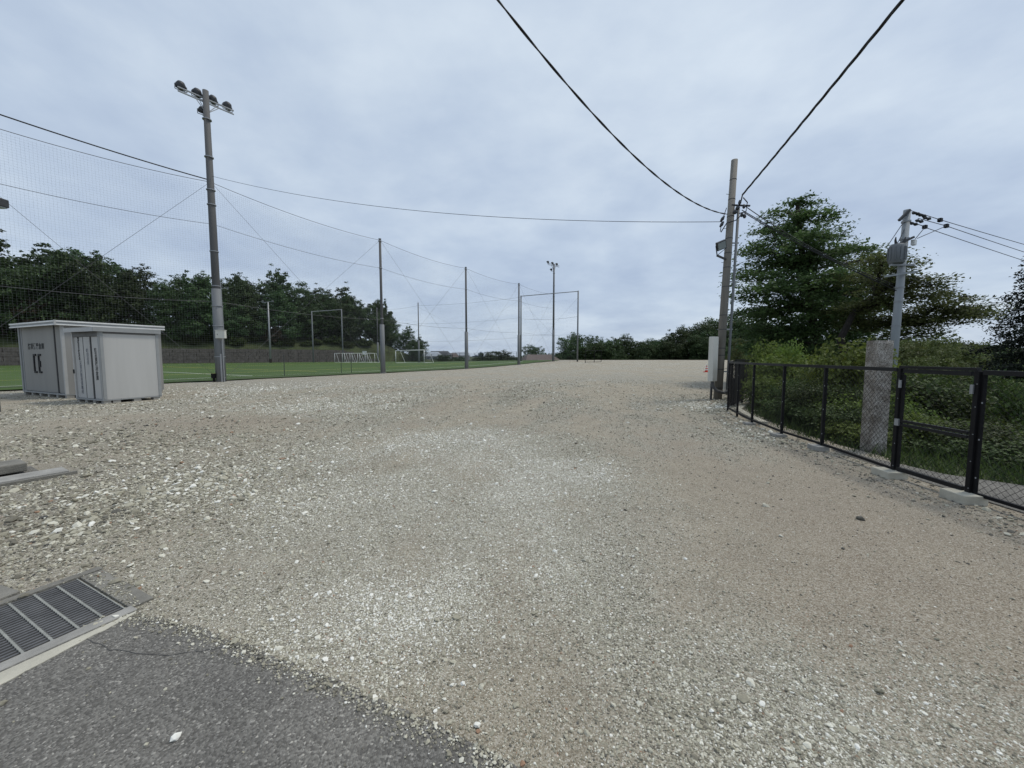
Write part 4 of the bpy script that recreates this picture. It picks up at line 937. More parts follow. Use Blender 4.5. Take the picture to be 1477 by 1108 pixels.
# small shed
cb2 = G(149.6, 583)
B_ = Shed((cb2.x, cb2.y), R(-21.7), 1.8, 1.62, 2.42, 'storage_shed', 'small white storage shed with lettered shutter panels in front of the large shed')
w, d, h = B_.w, B_.d, B_.h
B_.box(-w, 0, .07, d, .14, h, 'body', 'shed_light')
B_.box(-w, 0, 0, d, .10, .15, 'base_frame', 'shed_trim2')
for k in range(4): B_.box(-w + .02 + k * (w - .2) / 3, -w + .18 + k * (w - .2) / 3, .02, .2, -.02, .10, 'foot_block', 'concrete')
for k in range(3): B_.box(-.2, -.015, .25 + k * (d - .5) / 2, .45 + k * (d - .5) / 2, -.02, .10, 'foot_block', 'concrete')
pan = []
xs_ = [(-w + .08, -w + .66, .04), (-w + .74, -.66, .02), (-.58, -.1, .04)]
for a0, a1, b0 in xs_: pan.append(B_.box(a0, a1, b0, .068, .16, h - .16, 'door_panel', 'shed_light'))
for a0 in (-w + .67, -.655): B_.box(a0, a0 + .06, .03, .069, .16, h - .16, 'panel_gap', 'shed_dark')
B_.box(-w, -w + .07, .0, .07, .15, h, 'corner_post', 'shed_light'); B_.box(-.09, 0, 0, .07, .15, h, 'corner_post', 'shed_trim2')
B_.box(-w + .07, -.09, .0, .069, h - .15, h, 'lintel', mat('lintel_shade', (.12, .12, .118), .6, .2, 4))  # front and side lintels coloured dark to paint in the shadow under the roof
B_.box(.002, .014, .1, d - .09, h - .06, h, 'side_lintel', 'lintel_shade')
B_.box(-w + .02, -w + .06, -.03, -.001, 1.0, 1.14, 'handle', 'ink')
for a0, a1, b0, b1 in ((0, .012, .02, .1), (0, .012, d - .09, d - .01)): B_.box(a0, a1, b0, b1, .15, h, 'corner_post', 'shed_trim2')
rf = B_.box(-w - .07, .05, -.13, d + .05, h + .06, h + .1, 'roof', 'shed_light', bevel=.005)
B_.box(-w - .07, .05, -.155, -.132, h + .0, h + .14, 'fascia', 'shed_trim', rf); B_.box(.052, .075, -.155, d + .05, h + .0, h + .14, 'fascia', 'shed_trim2', rf)
B_.box(-w, -.0, .0, d, h + .003, h + .058, 'roof_edge', 'shed_dark', rf)
vt = lambda s_: '\n'.join(s_)
text_mesh(vt('地区自主防災会'), .125, face_frame(B_.P(-w + .36, .037, 1.86), B_.e1, UP, -B_.e2), 'ink', B_.t, bold=.004)
text_mesh(vt('災害対策用資機材'), .155, face_frame(B_.P(-w + .40, .037, .86), B_.e1, UP, -B_.e2), 'ink_blue', B_.t)
text_mesh(vt('町自治会'), .15, face_frame(B_.P(-.84, .017, 1.58), B_.e1, UP, -B_.e2), 'ink_blue', B_.t)
text_mesh(vt('防災資機材倉庫'), .17, face_frame(B_.P(-.36, .037, 1.32), B_.e1, UP, -B_.e2), 'ink', B_.t, bold=.003)
# ------------------------------------------------------------------ wooden pole with box, conduit, floodlight and cables
wb = G(1035, 576); wt = at(1059.5, 231, 14.35); ax_ = (wt - wb)
def wp(t, dx=0, dy=0): p = wb + ax_ * t; return p + Vector((dx, dy, 0))
wpole = thing('utility_pole', 'weathered brown utility pole with grey conduit and a tall meter box at its foot', 'utility pole', tuple(wb))
MB().tube([wp(-.05), wp(.5), wp(1)], [.150, .130, .108], 18).build('shaft', 'pole_wood', wpole, True)
for k in (.05, .13, .19, .22, .30, .36, .48, .56, .62, .68, .77, .84, .92): MB().tube([wp(k) - Vector((0, 0, .012)), wp(k) + Vector((0, 0, .012))], .155 - .042 * k, 16).build('band', 'dark_metal', wpole)
for i in range(9):
    k = .3 + i * .07; s_ = 1 if i % 2 else -1; MB().tube([wp(k), wp(k, .24 * s_, -.05)], .009, 6).build('step_bolt', 'galvanized', wpole)
MB().tube([wp(.02, .30, -.05), wp(.35, .27, -.05), wp(.80, .24, -.05)], .045, 10).build('conduit', 'pole_sleeve', wpole, True)
for k in (.12, .3, .5, .66): MB().bar(wp(k, .1, -.05), wp(k, .33, -.06), .03, .05).build('conduit_clamp', 'galvanized', wpole)
# meter box on a small stand, bent pipe below
bc = at(1027.5, 518, 14.15); bxo = MB().box((bc.x, 14.1, bc.z), (.29, .2, 1.62), .55).build('meter_box', 'box_cream', wpole, bevel=.012)
MB().box((bc.x - .005, 14.0, bc.z), (.015, .03, 1.5), .55).build('box_seam', 'shed_trim2', bxo)
MB().bar((bc.x + .1, 14.2, bc.z + .5), wp(.25), .04, .04).build('box_bracket', 'galvanized', bxo); MB().bar((bc.x + .1, 14.2, bc.z - .5), wp(.13), .04, .04).build('box_bracket', 'galvanized', bxo)
zb = bc.z - .8
pts = [Vector((bc.x - .02, 14.08, zb + .05)), Vector((bc.x, 14.05, zb - .2)), Vector((bc.x + .12, 13.98, zb - .36)), Vector((bc.x + .36, 13.95, zb - .43)), Vector((bc.x + .56, 14.0, zb - .34)), Vector((bc.x + .66, 14.08, zb - .1)), Vector((bc.x + .68, 14.2, zb + .2))]
MB().tube(pts, .058, 10).build('bent_pipe', 'pole_dark', wpole, True)
MB().tube([(bc.x - .03, 14.1, -.1), (bc.x - .02, 14.1, zb - .1)], .04, 8).build('stand', 'dark_metal', wpole)
# floodlight on bracket
fl_ = at(1041, 361, 14.0); ft = MB(); c = at(1040, 354, 13.95); M = Matrix.Rotation(R(-22), 3, 'Y') @ Matrix.Rotation(R(25), 3, 'X')
lamp = MB().box(c, (.34, .10, .30), M=M).build('floodlight', 'dark_metal', wpole, bevel=.01); MB().box(c + M @ Vector((0, -.056, 0)), (.28, .012, .24), M=M).build('lens', 'lamp_glass', lamp)
MB().bar(c + Vector((-.18, 0, -.02)), c + Vector((-.1, .05, -.34)), .03, .02).bar(c + Vector((.2, 0, -.08)), c + Vector((-.1, .05, -.34)), .03, .02).build('yoke', 'dark_metal', lamp)
MB().bar(c + Vector((-.1, .05, -.34)), wp((c.z - .42) / wt.z), .05, .06).build('bracket_arm', 'dark_metal', lamp)
# insulators and clamps
hub = at(1064, 300, 14.2)
for du, dv, r in ((0, 0, .075), (6, 10, .06), (-4, 6, .08), (9, -2, .05), (10, 12, .055), (3, -8, .055)):
    q = at(1064 + du, 300 + dv, 14.05); MB().tube([q - Vector((0, 0, .07)), q - Vector((0, 0, .03)), q + Vector((0, 0, .02)), q + Vector((0, 0, .08))], [r * .5, r, r * .9, r * .4], 10).build('insulator', 'dark_metal', wpole, True)
for du, dv in ((-8, 14), (-9, 22)):
    q = at(1050 + du, 302 + dv, 14.2); MB().tube([q - Vector((.06, 0, .08)), q, q + Vector((.06, 0, .1))], [.03, .06, .03], 8).build('insulator', 'dark_metal', wpole, True)
MB().tube([at(1040, 335, 14.2), at(1048, 322, 14.2), at(1061, 318, 14.1), at(1070, 310, 14.1)], .018, 6).tube([at(1048, 300, 14.2), at(1041, 320, 14.2), at(1039, 334, 14.2)], .014, 6).tube([at(1072, 285, 14.1), at(1078, 292, 14.1), at(1076, 305, 14.1), at(1066, 308, 14.1)], .018, 6).build('jumper_wire', 'cable', wpole, True)
MB().bar(at(1055, 296, 14.25), at(1082, 297, 14.1), .05, .05).build('crossarm', 'dark_metal', wpole)
# cables overhead
def cable(name, label, ctrl, sag, r, strands=2, hel=.016, pitch=.42, m='cable', n=260):
    a, b = Vector(ctrl[0]), Vector(ctrl[1]); mb = MB(); d = (b - a); l = d.length; h = Vector((-d.y, d.x, 0)).normalized(); v = h.cross(d.normalized())
    for s_ in range(strands):
        pts = []
        for i in range(n + 1):
            t = i / n; p = a.lerp(b, t) - UP * sag * 4 * t * (1 - t)
            if strands > 1: an = t * l / pitch * 6.283 + s_ * 6.283 / strands; p = p + h * math.cos(an) * hel + v * math.sin(an) * hel
            pts.append(p)
        mb.tube(pts, r, 6)
    return tag(mb.build(name, m, smooth=True), label, 'cable')
a1 = at(1049, 309, 14.2); q1 = at(718, 0, 6.0); b1 = a1 + (q1 - a1) * 1.75; b1.z = a1.z + (q1.z - a1.z + 2.0 * 4 * (1 / 1.75) * (1 - 1 / 1.75)) * 1.75
cable('overhead_cable', 'twisted dark overhead cable sagging across the open sky to the weathered pole', (a1, b1), 2.0, .0125, 2, .009, 1.6)
MB().tube([at(1071, 281, 14.1), at(1069, 290, 14.1), at(1065, 299, 14.1)], .022, 7).build('dead_end_clamp', 'cable', wpole, True)
a2 = at(1071, 281, 14.1); q2 = at(1298, 0, 7.0); b2_ = a2 + (q2 - a2) * 1.9
cable('overhead_cable', 'thicker twisted overhead cable rising steeply from the weathered pole above the fence', (a2, b2_), .06, .019, 3, .014, 1.8)
a3 = at(1041, 320, 14.2); b3 = Vector((-18.2, 24.2, 12.5))
cable('span_wire', 'thin wire strung between the tall floodlight pole and the weathered pole', (a3, b3), .75, .010, 1, n=60)
# utility pole in the valley
Yu = 14.0; ut = at(1308.5, 303, Yu); uxb = at(1286, 540, Yu); dirn = (uxb - ut) / (ut.z - uxb.z); zb = ztf(uxb.x, Yu) - .3; ub = ut + dirn * (ut.z - zb)
upole = thing('utility_pole', 'pale concrete utility pole with a transformer, standing behind the granite pillar', 'utility pole', tuple(ub))
up_ = lambda t: ub.lerp(ut, t)
MB().tube([up_(0), up_(.5), up_(1)], [.14, .122, .10], 18).build('shaft', 'pole_conc', upole, True)
kz = lambda v: (at(1300, v, Yu).z - ub.z) / (ut.z - ub.z)
for v in (320, 345, 395, 415, 435, 470): k = kz(v); MB().tube([up_(k) - UP * .03, up_(k) + UP * .03], .132, 14).build('band', 'galvanized', upole)
c = at(1297, 365, Yu - .25); c = Vector((up_(kz(365)).x - .32, Yu - .1, c.z))
tr = MB().tube([c - UP * .34, c - UP * .3, c + UP * .28, c + UP * .34], [.18, .22, .22, .17], 16).build('transformer', 'pole_sleeve', upole, True)
for k in range(7): a = R(150 + k * 34); MB().box(c + Vector((math.cos(a) * .23, math.sin(a) * .23, 0)), (.05, .02, .46), a).build('cooling_fin', 'pole_sleeve', tr)
for k in (-.1, .1): MB().tube([c + Vector((k, -.05, .33)), c + Vector((k * 1.6, -.08, .46)), c + Vector((k * 1.7, -.1, .56))], [.045, .03, .015], 8).build('bushing', 'dark_metal', tr)
MB().bar(c + Vector((-.2, 0, -.38)), c + Vector((.6, 0, -.38)), .1, .06).build('platform', 'galvanized', tr)
MB().bar(at(1297, 318, Yu - .1), at(1312, 303, Yu - .1), .08, .08).build('crossarm', 'dark_metal', upole)
MB().bar(at(1297, 352, Yu - .15), at(1318, 342, Yu - .15), .07, .07).build('crossarm', 'dark_metal', upole)
MB().bar(at(1276, 399, Yu - .2), at(1322, 392, Yu - .2), .06, .06).build('crossarm', 'pole_conc', upole)
for k, (u, v) in enumerate(((1321, 308), (1330, 311), (1326, 319), (1337, 315), (1318, 323))):
    q = at(u, v, Yu); d_ = Vector((.14, 0, -.03)); MB().tube([q - d_, q - d_ * .5, q, q + d_ * .5, q + d_], [.02, .055, .03, .06, .02], 8).build('insulator', 'dark_metal', upole, True)
for u, v in ((1356, 317.5), (1334, 327.5), (1365, 326)): q = at(u, v, Yu); MB().box(q, (.14, .1, .12), .4).build('wire_clamp', 'black_paint', upole)
q = at(1318, 350, Yu - .1); MB().box(q, (.16, .1, .18), .4).build('cutout_switch', 'white_paint', upole)
for a, b in (((1314, 304), (1356, 317)), ((1324, 315), (1365, 326)), ((1313, 320), (1334, 327)), ((1320, 345), (1334, 328)), ((1323, 344), (1365, 326)), ((1278, 358), (1303, 321)), ((1294, 352), (1305, 330))): MB().tube([at(*a, Yu - .05), at(*b, Yu - .05)], .012, 5).build('jumper_wire', 'wire', upole)
for i, (a, b) in enumerate((((1356, 317), (1600, 386)), ((1365, 326), (1600, 402)), ((1334, 328), (1600, 415)))):
    t = cable('power_line', 'thin power line leaving the concrete utility pole over the valley', (at(*a, Yu), at(*b, Yu + 7)), .04, .011, 1, m='wire', n=24); t['group'] = 'power lines from the concrete utility pole'
cable('power_line', 'faint service wire strung low toward the dark conifer', (at(1303, 398, Yu), at(1600, 480, 24)), .1, .009, 1, m='wire', n=24)
for i, (u0, v0, u1, v1) in enumerate(((1074, 297, 1280, 470), (1072, 306, 1282, 474), (1070, 303, 1286, 480))):
    t = cable('service_cable', 'dark service cable dropping from the weathered pole toward the concrete utility pole', (at(u0, v0, 14.1), at(u1 + 8, v1 - 60, Yu)), .22 - .06 * i, .014, 1, n=30); t['group'] = 'service cables between the two utility poles'
# granite pillar
def rough_pillar():
    import bmesh
    cx_, cy_ = X(1268, 6.45), 6.45; z0 = ztf(cx_, cy_) - .4; ztop = at(1262, 491, 6.35).z; w = .24
    bm = bmesh.new(); nz, nn = 44, 9; rr = random.Random(4); ring = []
    per = [(-1 + 2 * i / nn, -1) for i in range(nn)] + [(1, -1 + 2 * i / nn) for i in range(nn)] + [(1 - 2 * i / nn, 1) for i in range(nn)] + [(-1, 1 - 2 * i / nn) for i in range(nn)]
    M = Matrix.Rotation(R(-5), 3, 'Z')
    for j in range(nz + 1):
        z = z0 + (ztop - z0) * j / nz; row = []
        for a, b in per:
            edge_ = abs(a) == 1 and abs(b) == 1; k = rr.uniform(-.022, .026) if not edge_ else -.004
            if j == nz: k = -.008
            row.append(bm.verts.new(M @ Vector((a * w / 2 * (1 + k * 4), b * w / 2 * (1 + k * 4), 0)) + Vector((cx_, cy_, z + (rr.uniform(-.008, .008) if 0 < j < nz else 0)))))
        ring.append(row)
    for j in range(nz):
        for i in range(len(per)): q = (i + 1) % len(per); bm.faces.new((ring[j][i], ring[j][q], ring[j + 1][q], ring[j + 1][i]))
    bm.faces.new(ring[-1]); me = bpy.data.meshes.new('granite_pillar'); bm.to_mesh(me); bm.free(); me.materials.append(MATS['granite'])
    o = bpy.data.objects.new('granite_pillar', me); COL.objects.link(o); return tag(o, 'rough-hewn square granite gate pillar standing behind the black fence', 'pillar')
def granite_material():
    m = bpy.data.materials.new('granite'); t, b, N, L = nodes_of(m); MATS['granite'] = m; b.inputs['Roughness'].default_value = .9; b.inputs['Specular IOR Level'].default_value = .2
    c = N('ShaderNodeTexCoord'); n = N('ShaderNodeTexNoise'); n.inputs['Scale'].default_value = 21; n.inputs['Detail'].default_value = 8; n.inputs['Roughness'].default_value = .7; L(c.outputs['Object'], n.inputs['Vector'])
    nc = N('ShaderNodeTexNoise'); nc.inputs['Scale'].default_value = 75; nc.inputs['Detail'].default_value = 5; L(c.outputs['Object'], nc.inputs['Vector'])
    r = N('ShaderNodeValToRGB'); L(nc.outputs[0], r.inputs[0]); r.color_ramp.elements[0].position = .34; r.color_ramp.elements[0].color = (.16, .145, .125, 1); r.color_ramp.elements[1].position = .66; r.color_ramp.elements[1].color = (.60, .56, .50, 1)
    n2 = N('ShaderNodeTexNoise'); n2.inputs['Scale'].default_value = 5; n2.inputs['Detail'].default_value = 5; L(c.outputs['Object'], n2.inputs['Vector'])
    r2 = N('ShaderNodeValToRGB'); L(n2.outputs[0], r2.inputs[0]); r2.color_ramp.elements[0].position = .35; r2.color_ramp.elements[0].color = (.55, .52, .49, 1); r2.color_ramp.elements[1].position = .6; r2.color_ramp.elements[1].color = (1, 1, 1, 1)
    x = N('ShaderNodeMix'); x.data_type = 'RGBA'; x.blend_type = 'MULTIPLY'; x.inputs[0].default_value = 1; L(r.outputs[0], x.inputs[6]); L(r2.outputs[0], x.inputs[7]); L(x.outputs[2], b.inputs['Base Color'])
    bp = N('ShaderNodeBump'); bp.inputs['Strength'].default_value = 1; bp.inputs['Distance'].default_value = .03; L(n.outputs[0], bp.inputs['Height']); L(bp.outputs[0], b.inputs['Normal'])
granite_material(); rough_pillar()
# ------------------------------------------------------------------ black chain-link fence and gate
FH = 1.39
mat('rail_top', (.012, .012, .013), .5, .2, 8, spec=.25)
def chain_mesh(a, b, z0, z1, par, r=.0021, pitch=.075):
    a = Vector((a.x, a.y, 0)); b = Vector((b.x, b.y, 0)); l = (b - a).length; d = (b - a).normalized(); m = MB(); h = z1 - z0
    for sgn in (1, -1):
        for c in np.arange(-h, l, pitch):
            s0, s1 = max(0, c), min(l, c + h)
            if s1 - s0 < .01: continue
            za, zb_ = s0 - c, s1 - c
            if sgn < 0: za, zb_ = h - za, h - zb_
            n_ = Vector((-d.y, d.x, 0)) * .003 * sgn
            m.tube([a + d * s0 + UP * (z0 + za) + n_, a + d * s1 + UP * (z0 + zb_) + n_], r, 3, False)
    o = m.build('chain_link_mesh', 'black_paint', par); o['kind'] = 'stuff'; return o
def fence_run(pts, label, blocks, slim=True):
    t = thing('chain_link_fence', label, 'fence', (pts[0].x, pts[0].y, 0))
    for i, p in enumerate(pts):
        if i == 0 and not slim: continue
        pw = .03 if i == 0 else .045
        s_ = MB().box((p.x, p.y, FH / 2 + .01), (pw, pw, FH + .02), -.3).build('post', 'black_paint', t)
        for z in (.28, .7, 1.1): MB().box((p.x - .0245, p.y - .015, z), (.008, .008, .016), -.3).build('tie_clip', 'galvanized', s_)
    for a, b in zip(pts[:-1], pts[1:]):
        MB().bar((a.x, a.y, FH + .035), (b.x, b.y, FH + .035), .05, .05).build('top_rail', 'rail_top', t)
        MB().bar((a.x, a.y, .10), (b.x, b.y, .10), .035, .035).build('bottom_rail', 'black_paint', t)
        chain_mesh(a, b, .12, FH, t)
    return t
far_ext = [Vector((7.1, 12.4, 0)), Vector((8.7, 14.6, 0)), Vector((10.6, 17.2, 0)), Vector((12.6, 20.1, 0))]
run = [FP[1] + Vector((-.0, .03, 0))] + FP[2:] + far_ext
fence_run(run, 'black chain-link fence run bending away from the gate to the weathered pole', None, False)
right = [FP[0] + Vector((.008, -.046, 0)), Vector((5.02, 2.4, 0)), Vector((4.99, .9, 0)), Vector((4.97, -.6, 0))]
fence_run(right, 'black chain-link fence run on the near side of the gate beside the asphalt strip', None)
g = thing('gate', 'black pedestrian chain-link gate with a latch bar between two thick posts', 'gate', (FP[0].x, FP[0].y, 0))
for i, p in enumerate((FP[0], FP[1])):
    q = MB().box((p.x, p.y, FH / 2 + .02), (.05, .05, FH + .06), -.1).build('gate_post', 'black_paint', g, bevel=.004)
    for z in (.15, .45, .75, 1.05, 1.3): MB().box((p.x - .031, p.y - .015, z), (.006, .008, .008)).build('bolt', 'galvanized', q)
    MB().box((p.x - .03, p.y + (.03 if i == 0 else -.03), 1.24), (.016, .03, .10)).build('hinge', 'galvanized', q)
a, b = FP[0] + Vector((0, .055, 0)), FP[1] - Vector((0, .05, 0)); a.z = b.z = 0
for z in (.12, FH + .02): MB().bar(a + UP * z, b + UP * z, .045, .05).build('gate_rail', 'rail_top', g)
MB().bar(FP[0] + UP * (FH + .068), FP[1] + UP * (FH + .068), .05, .035).build('top_beam', 'rail_top', g)
for z in (.705, .755): MB().bar(a + UP * z, b + UP * z, .035, .034).build('latch_bar', 'rail_top', g)
for p in (b,): MB().box((p.x, p.y, FH / 2 + .05), (.026, .026, FH - .16)).build('gate_stile', 'black_paint', g)
MB().box((b.x - .025, b.y + .03, .735), (.022, .05, .09)).build('latch', 'galvanized', g)
chain_mesh(a, b, .14, FH - .04, g)
for i, p in enumerate((FP[0], FP[1], FP[2], FP[3], FP[4])):
    w_ = (.24, .24, .2, .2, .2)[i]; zt_ = (.10, .09, .075, .055, .045)[i]; l_ = (.27, .28, .26, .26, .24)[i]
    o = MB().box((p.x - .06, p.y, zt_ / 2 - .03), (w_, l_, zt_ + .06), (-.12, -.1, -.12, -.1, -.1)[i]).build('concrete_block', 'concrete_pale' if i < 2 else 'concrete', bevel=.008)
    tag(o, ['pale concrete footing block under the gate post on the asphalt-strip side', 'pale concrete footing block under the gate post near the granite pillar', 'grey footing block under the first fence post past the granite pillar', 'small footing block half buried under the second fence post past the pillar', 'small footing block half buried under the third fence post past the pillar'][i], 'concrete block')
# concrete kerb strip behind the far part of the fence
kb = [FP[4] + Vector((.22, -.1, 0)), FP[5] + Vector((.25, 0, 0)), FP[6] + Vector((.3, 0, 0)), Vector((7.5, 12.3, 0)), Vector((9.1, 14.5, 0)), Vector((11, 17.1, 0))]
t = thing('kerb', 'pale concrete kerb running behind the bend of the black fence', 'kerb', (kb[0].x, kb[0].y, 0))
for a, b in zip(kb[:-1], kb[1:]): MB().bar((a.x, a.y, .0), (b.x, b.y, .0), .16, .16).build('kerb_stone', 'concrete_pale', t)
# black board with yellow bars leaning behind the bend of the fence
b0, b1_ = at(1055, 560, 12.0), at(1072, 560, 13.2); z0 = .12
t = thing('barrier_board', 'black board with yellow bars leaning behind the bend of the fence', 'barrier', ((b0.x + b1_.x) / 2, (b0.y + b1_.y) / 2, 0))
MB().bar((b0.x + .1, b0.y, .80), (b1_.x, b1_.y, .80), .03, 1.40).build('board', 'black_paint', t)
mat('yellow', (.55, .36, .03), .6, .1, 5)
mid = b0.lerp(b1_, .42) + Vector((-.03, -.04, 0))
for zc, hh in ((1.18, .42), (.45, .42)): MB().box((mid.x, mid.y, zc), (.09, .02, hh), .3).build('yellow_bar', 'yellow', t)
for q in (b0.lerp(b1_, .15), b0.lerp(b1_, .9)): MB().box((q.x + .04, q.y + .05, .4), (.05, .05, 1.0)).build('leg', 'black_paint', t)
# traffic cone
p = G(1019, 537); p.z = zgf(p.x, p.y); mat('cone_red', (.62, .06, .03), .5, .1, 5); t = thing('traffic_cone', 'small red and white traffic cone on the gravel by the meter box', 'cone', tuple(p))
MB().box(p + UP * .03, (.5, .5, .06)).build('base', 'cone_red', t, bevel=.01)
zs = [.06, .2, .32, .42, .54, .62, .86]; rad = lambda z: .17 - .155 * (z / .86)
for i in range(6): MB().tube([p + UP * zs[i], p + UP * zs[i + 1]], [rad(zs[i]), rad(zs[i + 1])], 14).build('cone_body' if i % 2 == 0 else 'reflective_band', 'cone_red' if i % 2 == 0 else 'white_paint', t, True)
# lamp seen at the left edge, on the net pole side
p = at(-2, 293, 11.0); t = thing('lamp', 'small grey lamp head on a bent arm at the edge beside the large net', 'lamp', (p.x - .6, p.y, 0))
MB().tube([(p.x - .6, p.y, -.2), (p.x - .6, p.y, p.z - 1.0), (p.x - .35, p.y, p.z - .15), (p.x - .1, p.y, p.z)], [.07, .06, .05, .04], 8).build('arm', 'galvanized', t, True)
MB().box(p + Vector((-.02, 0, .02)), (.26, .3, .22)).build('lamp_head', 'dark_metal', t, bevel=.02); MB().box(p + Vector((-.02, 0, -.1)), (.2, .24, .03)).build('lens', 'lamp_glass', t)

# ------------------------------------------------------------------ drain with steel grating
dn = thing('drain', 'concrete drain edge with mortar strip beside the asphalt', 'drain', tuple(GR0))
def dpoly(w0, w1, l0, l1): return [tuple((GR0 + cw * a + cl * b))[:2] for a, b in ((w0, l0), (w1, l0), (w1, l1), (w0, l1))]
MB().prism(dpoly(-.085, -.006, -.02, GRL), -.2, .024).build('edge_strip', 'concrete', dn, bevel=.004)
MB().prism(dpoly(GRW + .006, GRW + .07, -.13, GRL), -.2, .022).build('edge_strip', 'concrete_old', dn, bevel=.004)
MB().prism(dpoly(-.01, GRW + .004, -.13, -.012), -.2, .014).build('end_strip', 'concrete_old', dn, bevel=.004)
ms = [GR0 + cw * -.098 + cl * -.01] + [GR0 + cw * -(.098 + .02 + .15 * min(1, s / .8) + random.gauss(0, .004)) + cl * s for s in np.arange(0, GRL, .05)] + [GR0 + cw * -.098 + cl * GRL]
MB().prism([(q.x, q.y) for q in ms], -.1, .020).build('mortar_strip', 'concrete_pale', dn)
pit = MB().prism(dpoly(-.004, GRW + .002, -.015, GRL), -.3, -.06); pit.build('pit_floor', 'shed_dark', dn)
mat('grate_steel', (.12, .12, .122), .6, .3, 6, metal=.2); mat('grate_rod', (.30, .30, .27), .6, .2, 20, metal=.2)
for k in range(4):
    l0 = k * .5185 + .003; l1 = l0 + .512
    gt = thing('steel_grating', ['steel drain grating panel at the gravel end of the drain', 'steel drain grating panel next along from the gravel end', 'steel drain grating panel third along the drain', 'steel drain grating panel farthest along the asphalt edge'][k], 'grating', tuple(GR0 + cw * GRW / 2 + cl * (l0 + l1) / 2))
    bars = MB()
    for i in range(23):
        wv = .012 + i * (GRW - .024) / 22; bars.bar(GR0 + cw * wv + cl * l0 + UP * -.008, GR0 + cw * wv + cl * l1 + UP * -.008, .0150, .034)
    o = bars.build('bearing_bars', 'grate_steel', gt); o['kind'] = 'stuff'
    for i in range(5):
        q = l0 + .0985 + i * .1037
        if q > l1 - .003: q = l1 - .007
        r_ = MB(); r_.bar(GR0 + cw * .004 + cl * q + UP * .0108, GR0 + cw * (GRW - .004) + cl * q + UP * .0108, .010, .006)
        for j in range(23): wv = .012 + j * (GRW - .024) / 22; r_.box(GR0 + cw * wv + cl * q + UP * .0125, (.016, .006, .004), math.atan2(cl.y, cl.x))
        r_.build('cross_rod', 'grate_rod', gt)
    for q in (l0 + .003, l1 - .003):
        if k == 0 and q < .1: MB().bar(GR0 + cl * q + UP * -.007, GR0 + cw * GRW + cl * q + UP * -.007, .006, .04).build('end_bar', 'grate_rod', gt)
        else: MB().bar(GR0 + cl * q + UP * -.009, GR0 + cw * GRW + cl * q + UP * -.009, .005, .034).build('end_bar', 'grate_steel', gt)
# small concrete slab behind the drain
q = q_slab = [G(-60, 850), G(-20, 842), G(30, 858), G(-5, 872), G(-60, 890)]
sl = MB().prism([(p.x, p.y) for p in reversed(q)], -.06, .03).build('concrete_slab', 'concrete_old', bevel=.006); tag(sl, 'corner of a worn concrete slab among coarse stones behind the drain', 'slab')
# concrete gutter with block, at the left
kd = Vector((-.5, -.866, 0)).normalized(); kn = Vector((-kd.y, kd.x, 0)); k0 = G(112, 683)
if kn.x > 0: kn = -kn
gutter = thing('concrete_gutter', 'low concrete gutter with cover slabs half buried in coarse gravel', 'gutter', tuple(k0))
kpoly = lambda w0, w1, l0, l1: [tuple(k0 + kn * a + kd * b)[:2] for a, b in ((w0, l0), (w0, l1), (w1, l1), (w1, l0))]
MB().prism(kpoly(.0, .05, 0, 3.2), -.1, .035).build('gutter_wall', 'concrete_old', gutter); MB().prism(kpoly(.42, .50, .1, 3.2), -.1, .03).build('gutter_wall', 'concrete_old', gutter)
for l0, l1 in ((.06, .66), (.69, 1.5), (1.53, 2.4)): MB().prism(kpoly(.065, .40, l0, l1), -.08, .052).build('cover_slab', 'concrete', gutter, bevel=.01)
MB().prism(kpoly(.52, 1.0, .25, 3.2), -.1, .022).build('asphalt_patch', 'asphalt', gutter); MB().prism(kpoly(1.02, 1.14, .5, 3.2), -.1, .03).build('gutter_wall', 'concrete', gutter)
bp_ = k0 + kn * .42 + kd * 1.15
o = MB().box((-6.86, 5.0, .11), (.5, .42, .115), math.atan2(kd.y, kd.x)).build('stone_block', 'concrete_old', bevel=.015); tag(o, 'square weathered concrete block resting on the gutter slabs', 'concrete block')

# ------------------------------------------------------------------ loose stones on the lot
smat = bpy.data.materials.new('loose_stone'); t_, b_, N, L = nodes_of(smat); MATS['loose_stone'] = smat
b_.inputs['Roughness'].default_value = .9; b_.inputs['Specular IOR Level'].default_value = .25
aI = N('ShaderNodeAttribute'); aI.attribute_type = 'INSTANCER'; aI.attribute_name = 'tint'
aO = N('ShaderNodeObjectInfo')
addn = N('ShaderNodeMath'); addn.operation = 'ADD'; L(aI.outputs['Fac'], addn.inputs[0]); L(aO.outputs['Color'], addn.inputs[1])
cr = N('ShaderNodeValToRGB'); el = cr.color_ramp.elements; L(addn.outputs[0], cr.inputs[0])
el[0].position = 0; el[0].color = (.085, .083, .078, 1); el[1].position = 1; el[1].color = (.30, .185, .12, 1)
for p_, c_ in ((.25, (.215, .198, .152)), (.5, (.355, .333, .255)), (.68, (.51, .485, .39)), (.86, (.68, .66, .565)), (.945, (.80, .785, .72)), (.965, (.34, .24, .17))): q = el.new(p_); q.color = (*c_, 1)
tcn = N('ShaderNodeTexCoord'); nn_ = N('ShaderNodeTexNoise'); nn_.inputs['Scale'].default_value = 3; L(tcn.outputs['Object'], nn_.inputs['Vector'])
mm = N('ShaderNodeMix'); mm.data_type = 'RGBA'; mm.blend_type = 'OVERLAY'; mm.inputs[0].default_value = .35; L(cr.outputs[0], mm.inputs[6]); L(nn_.outputs['Fac'], mm.inputs[7]); L(mm.outputs[2], b_.inputs['Base Color'])
import bmesh
protos_s = []
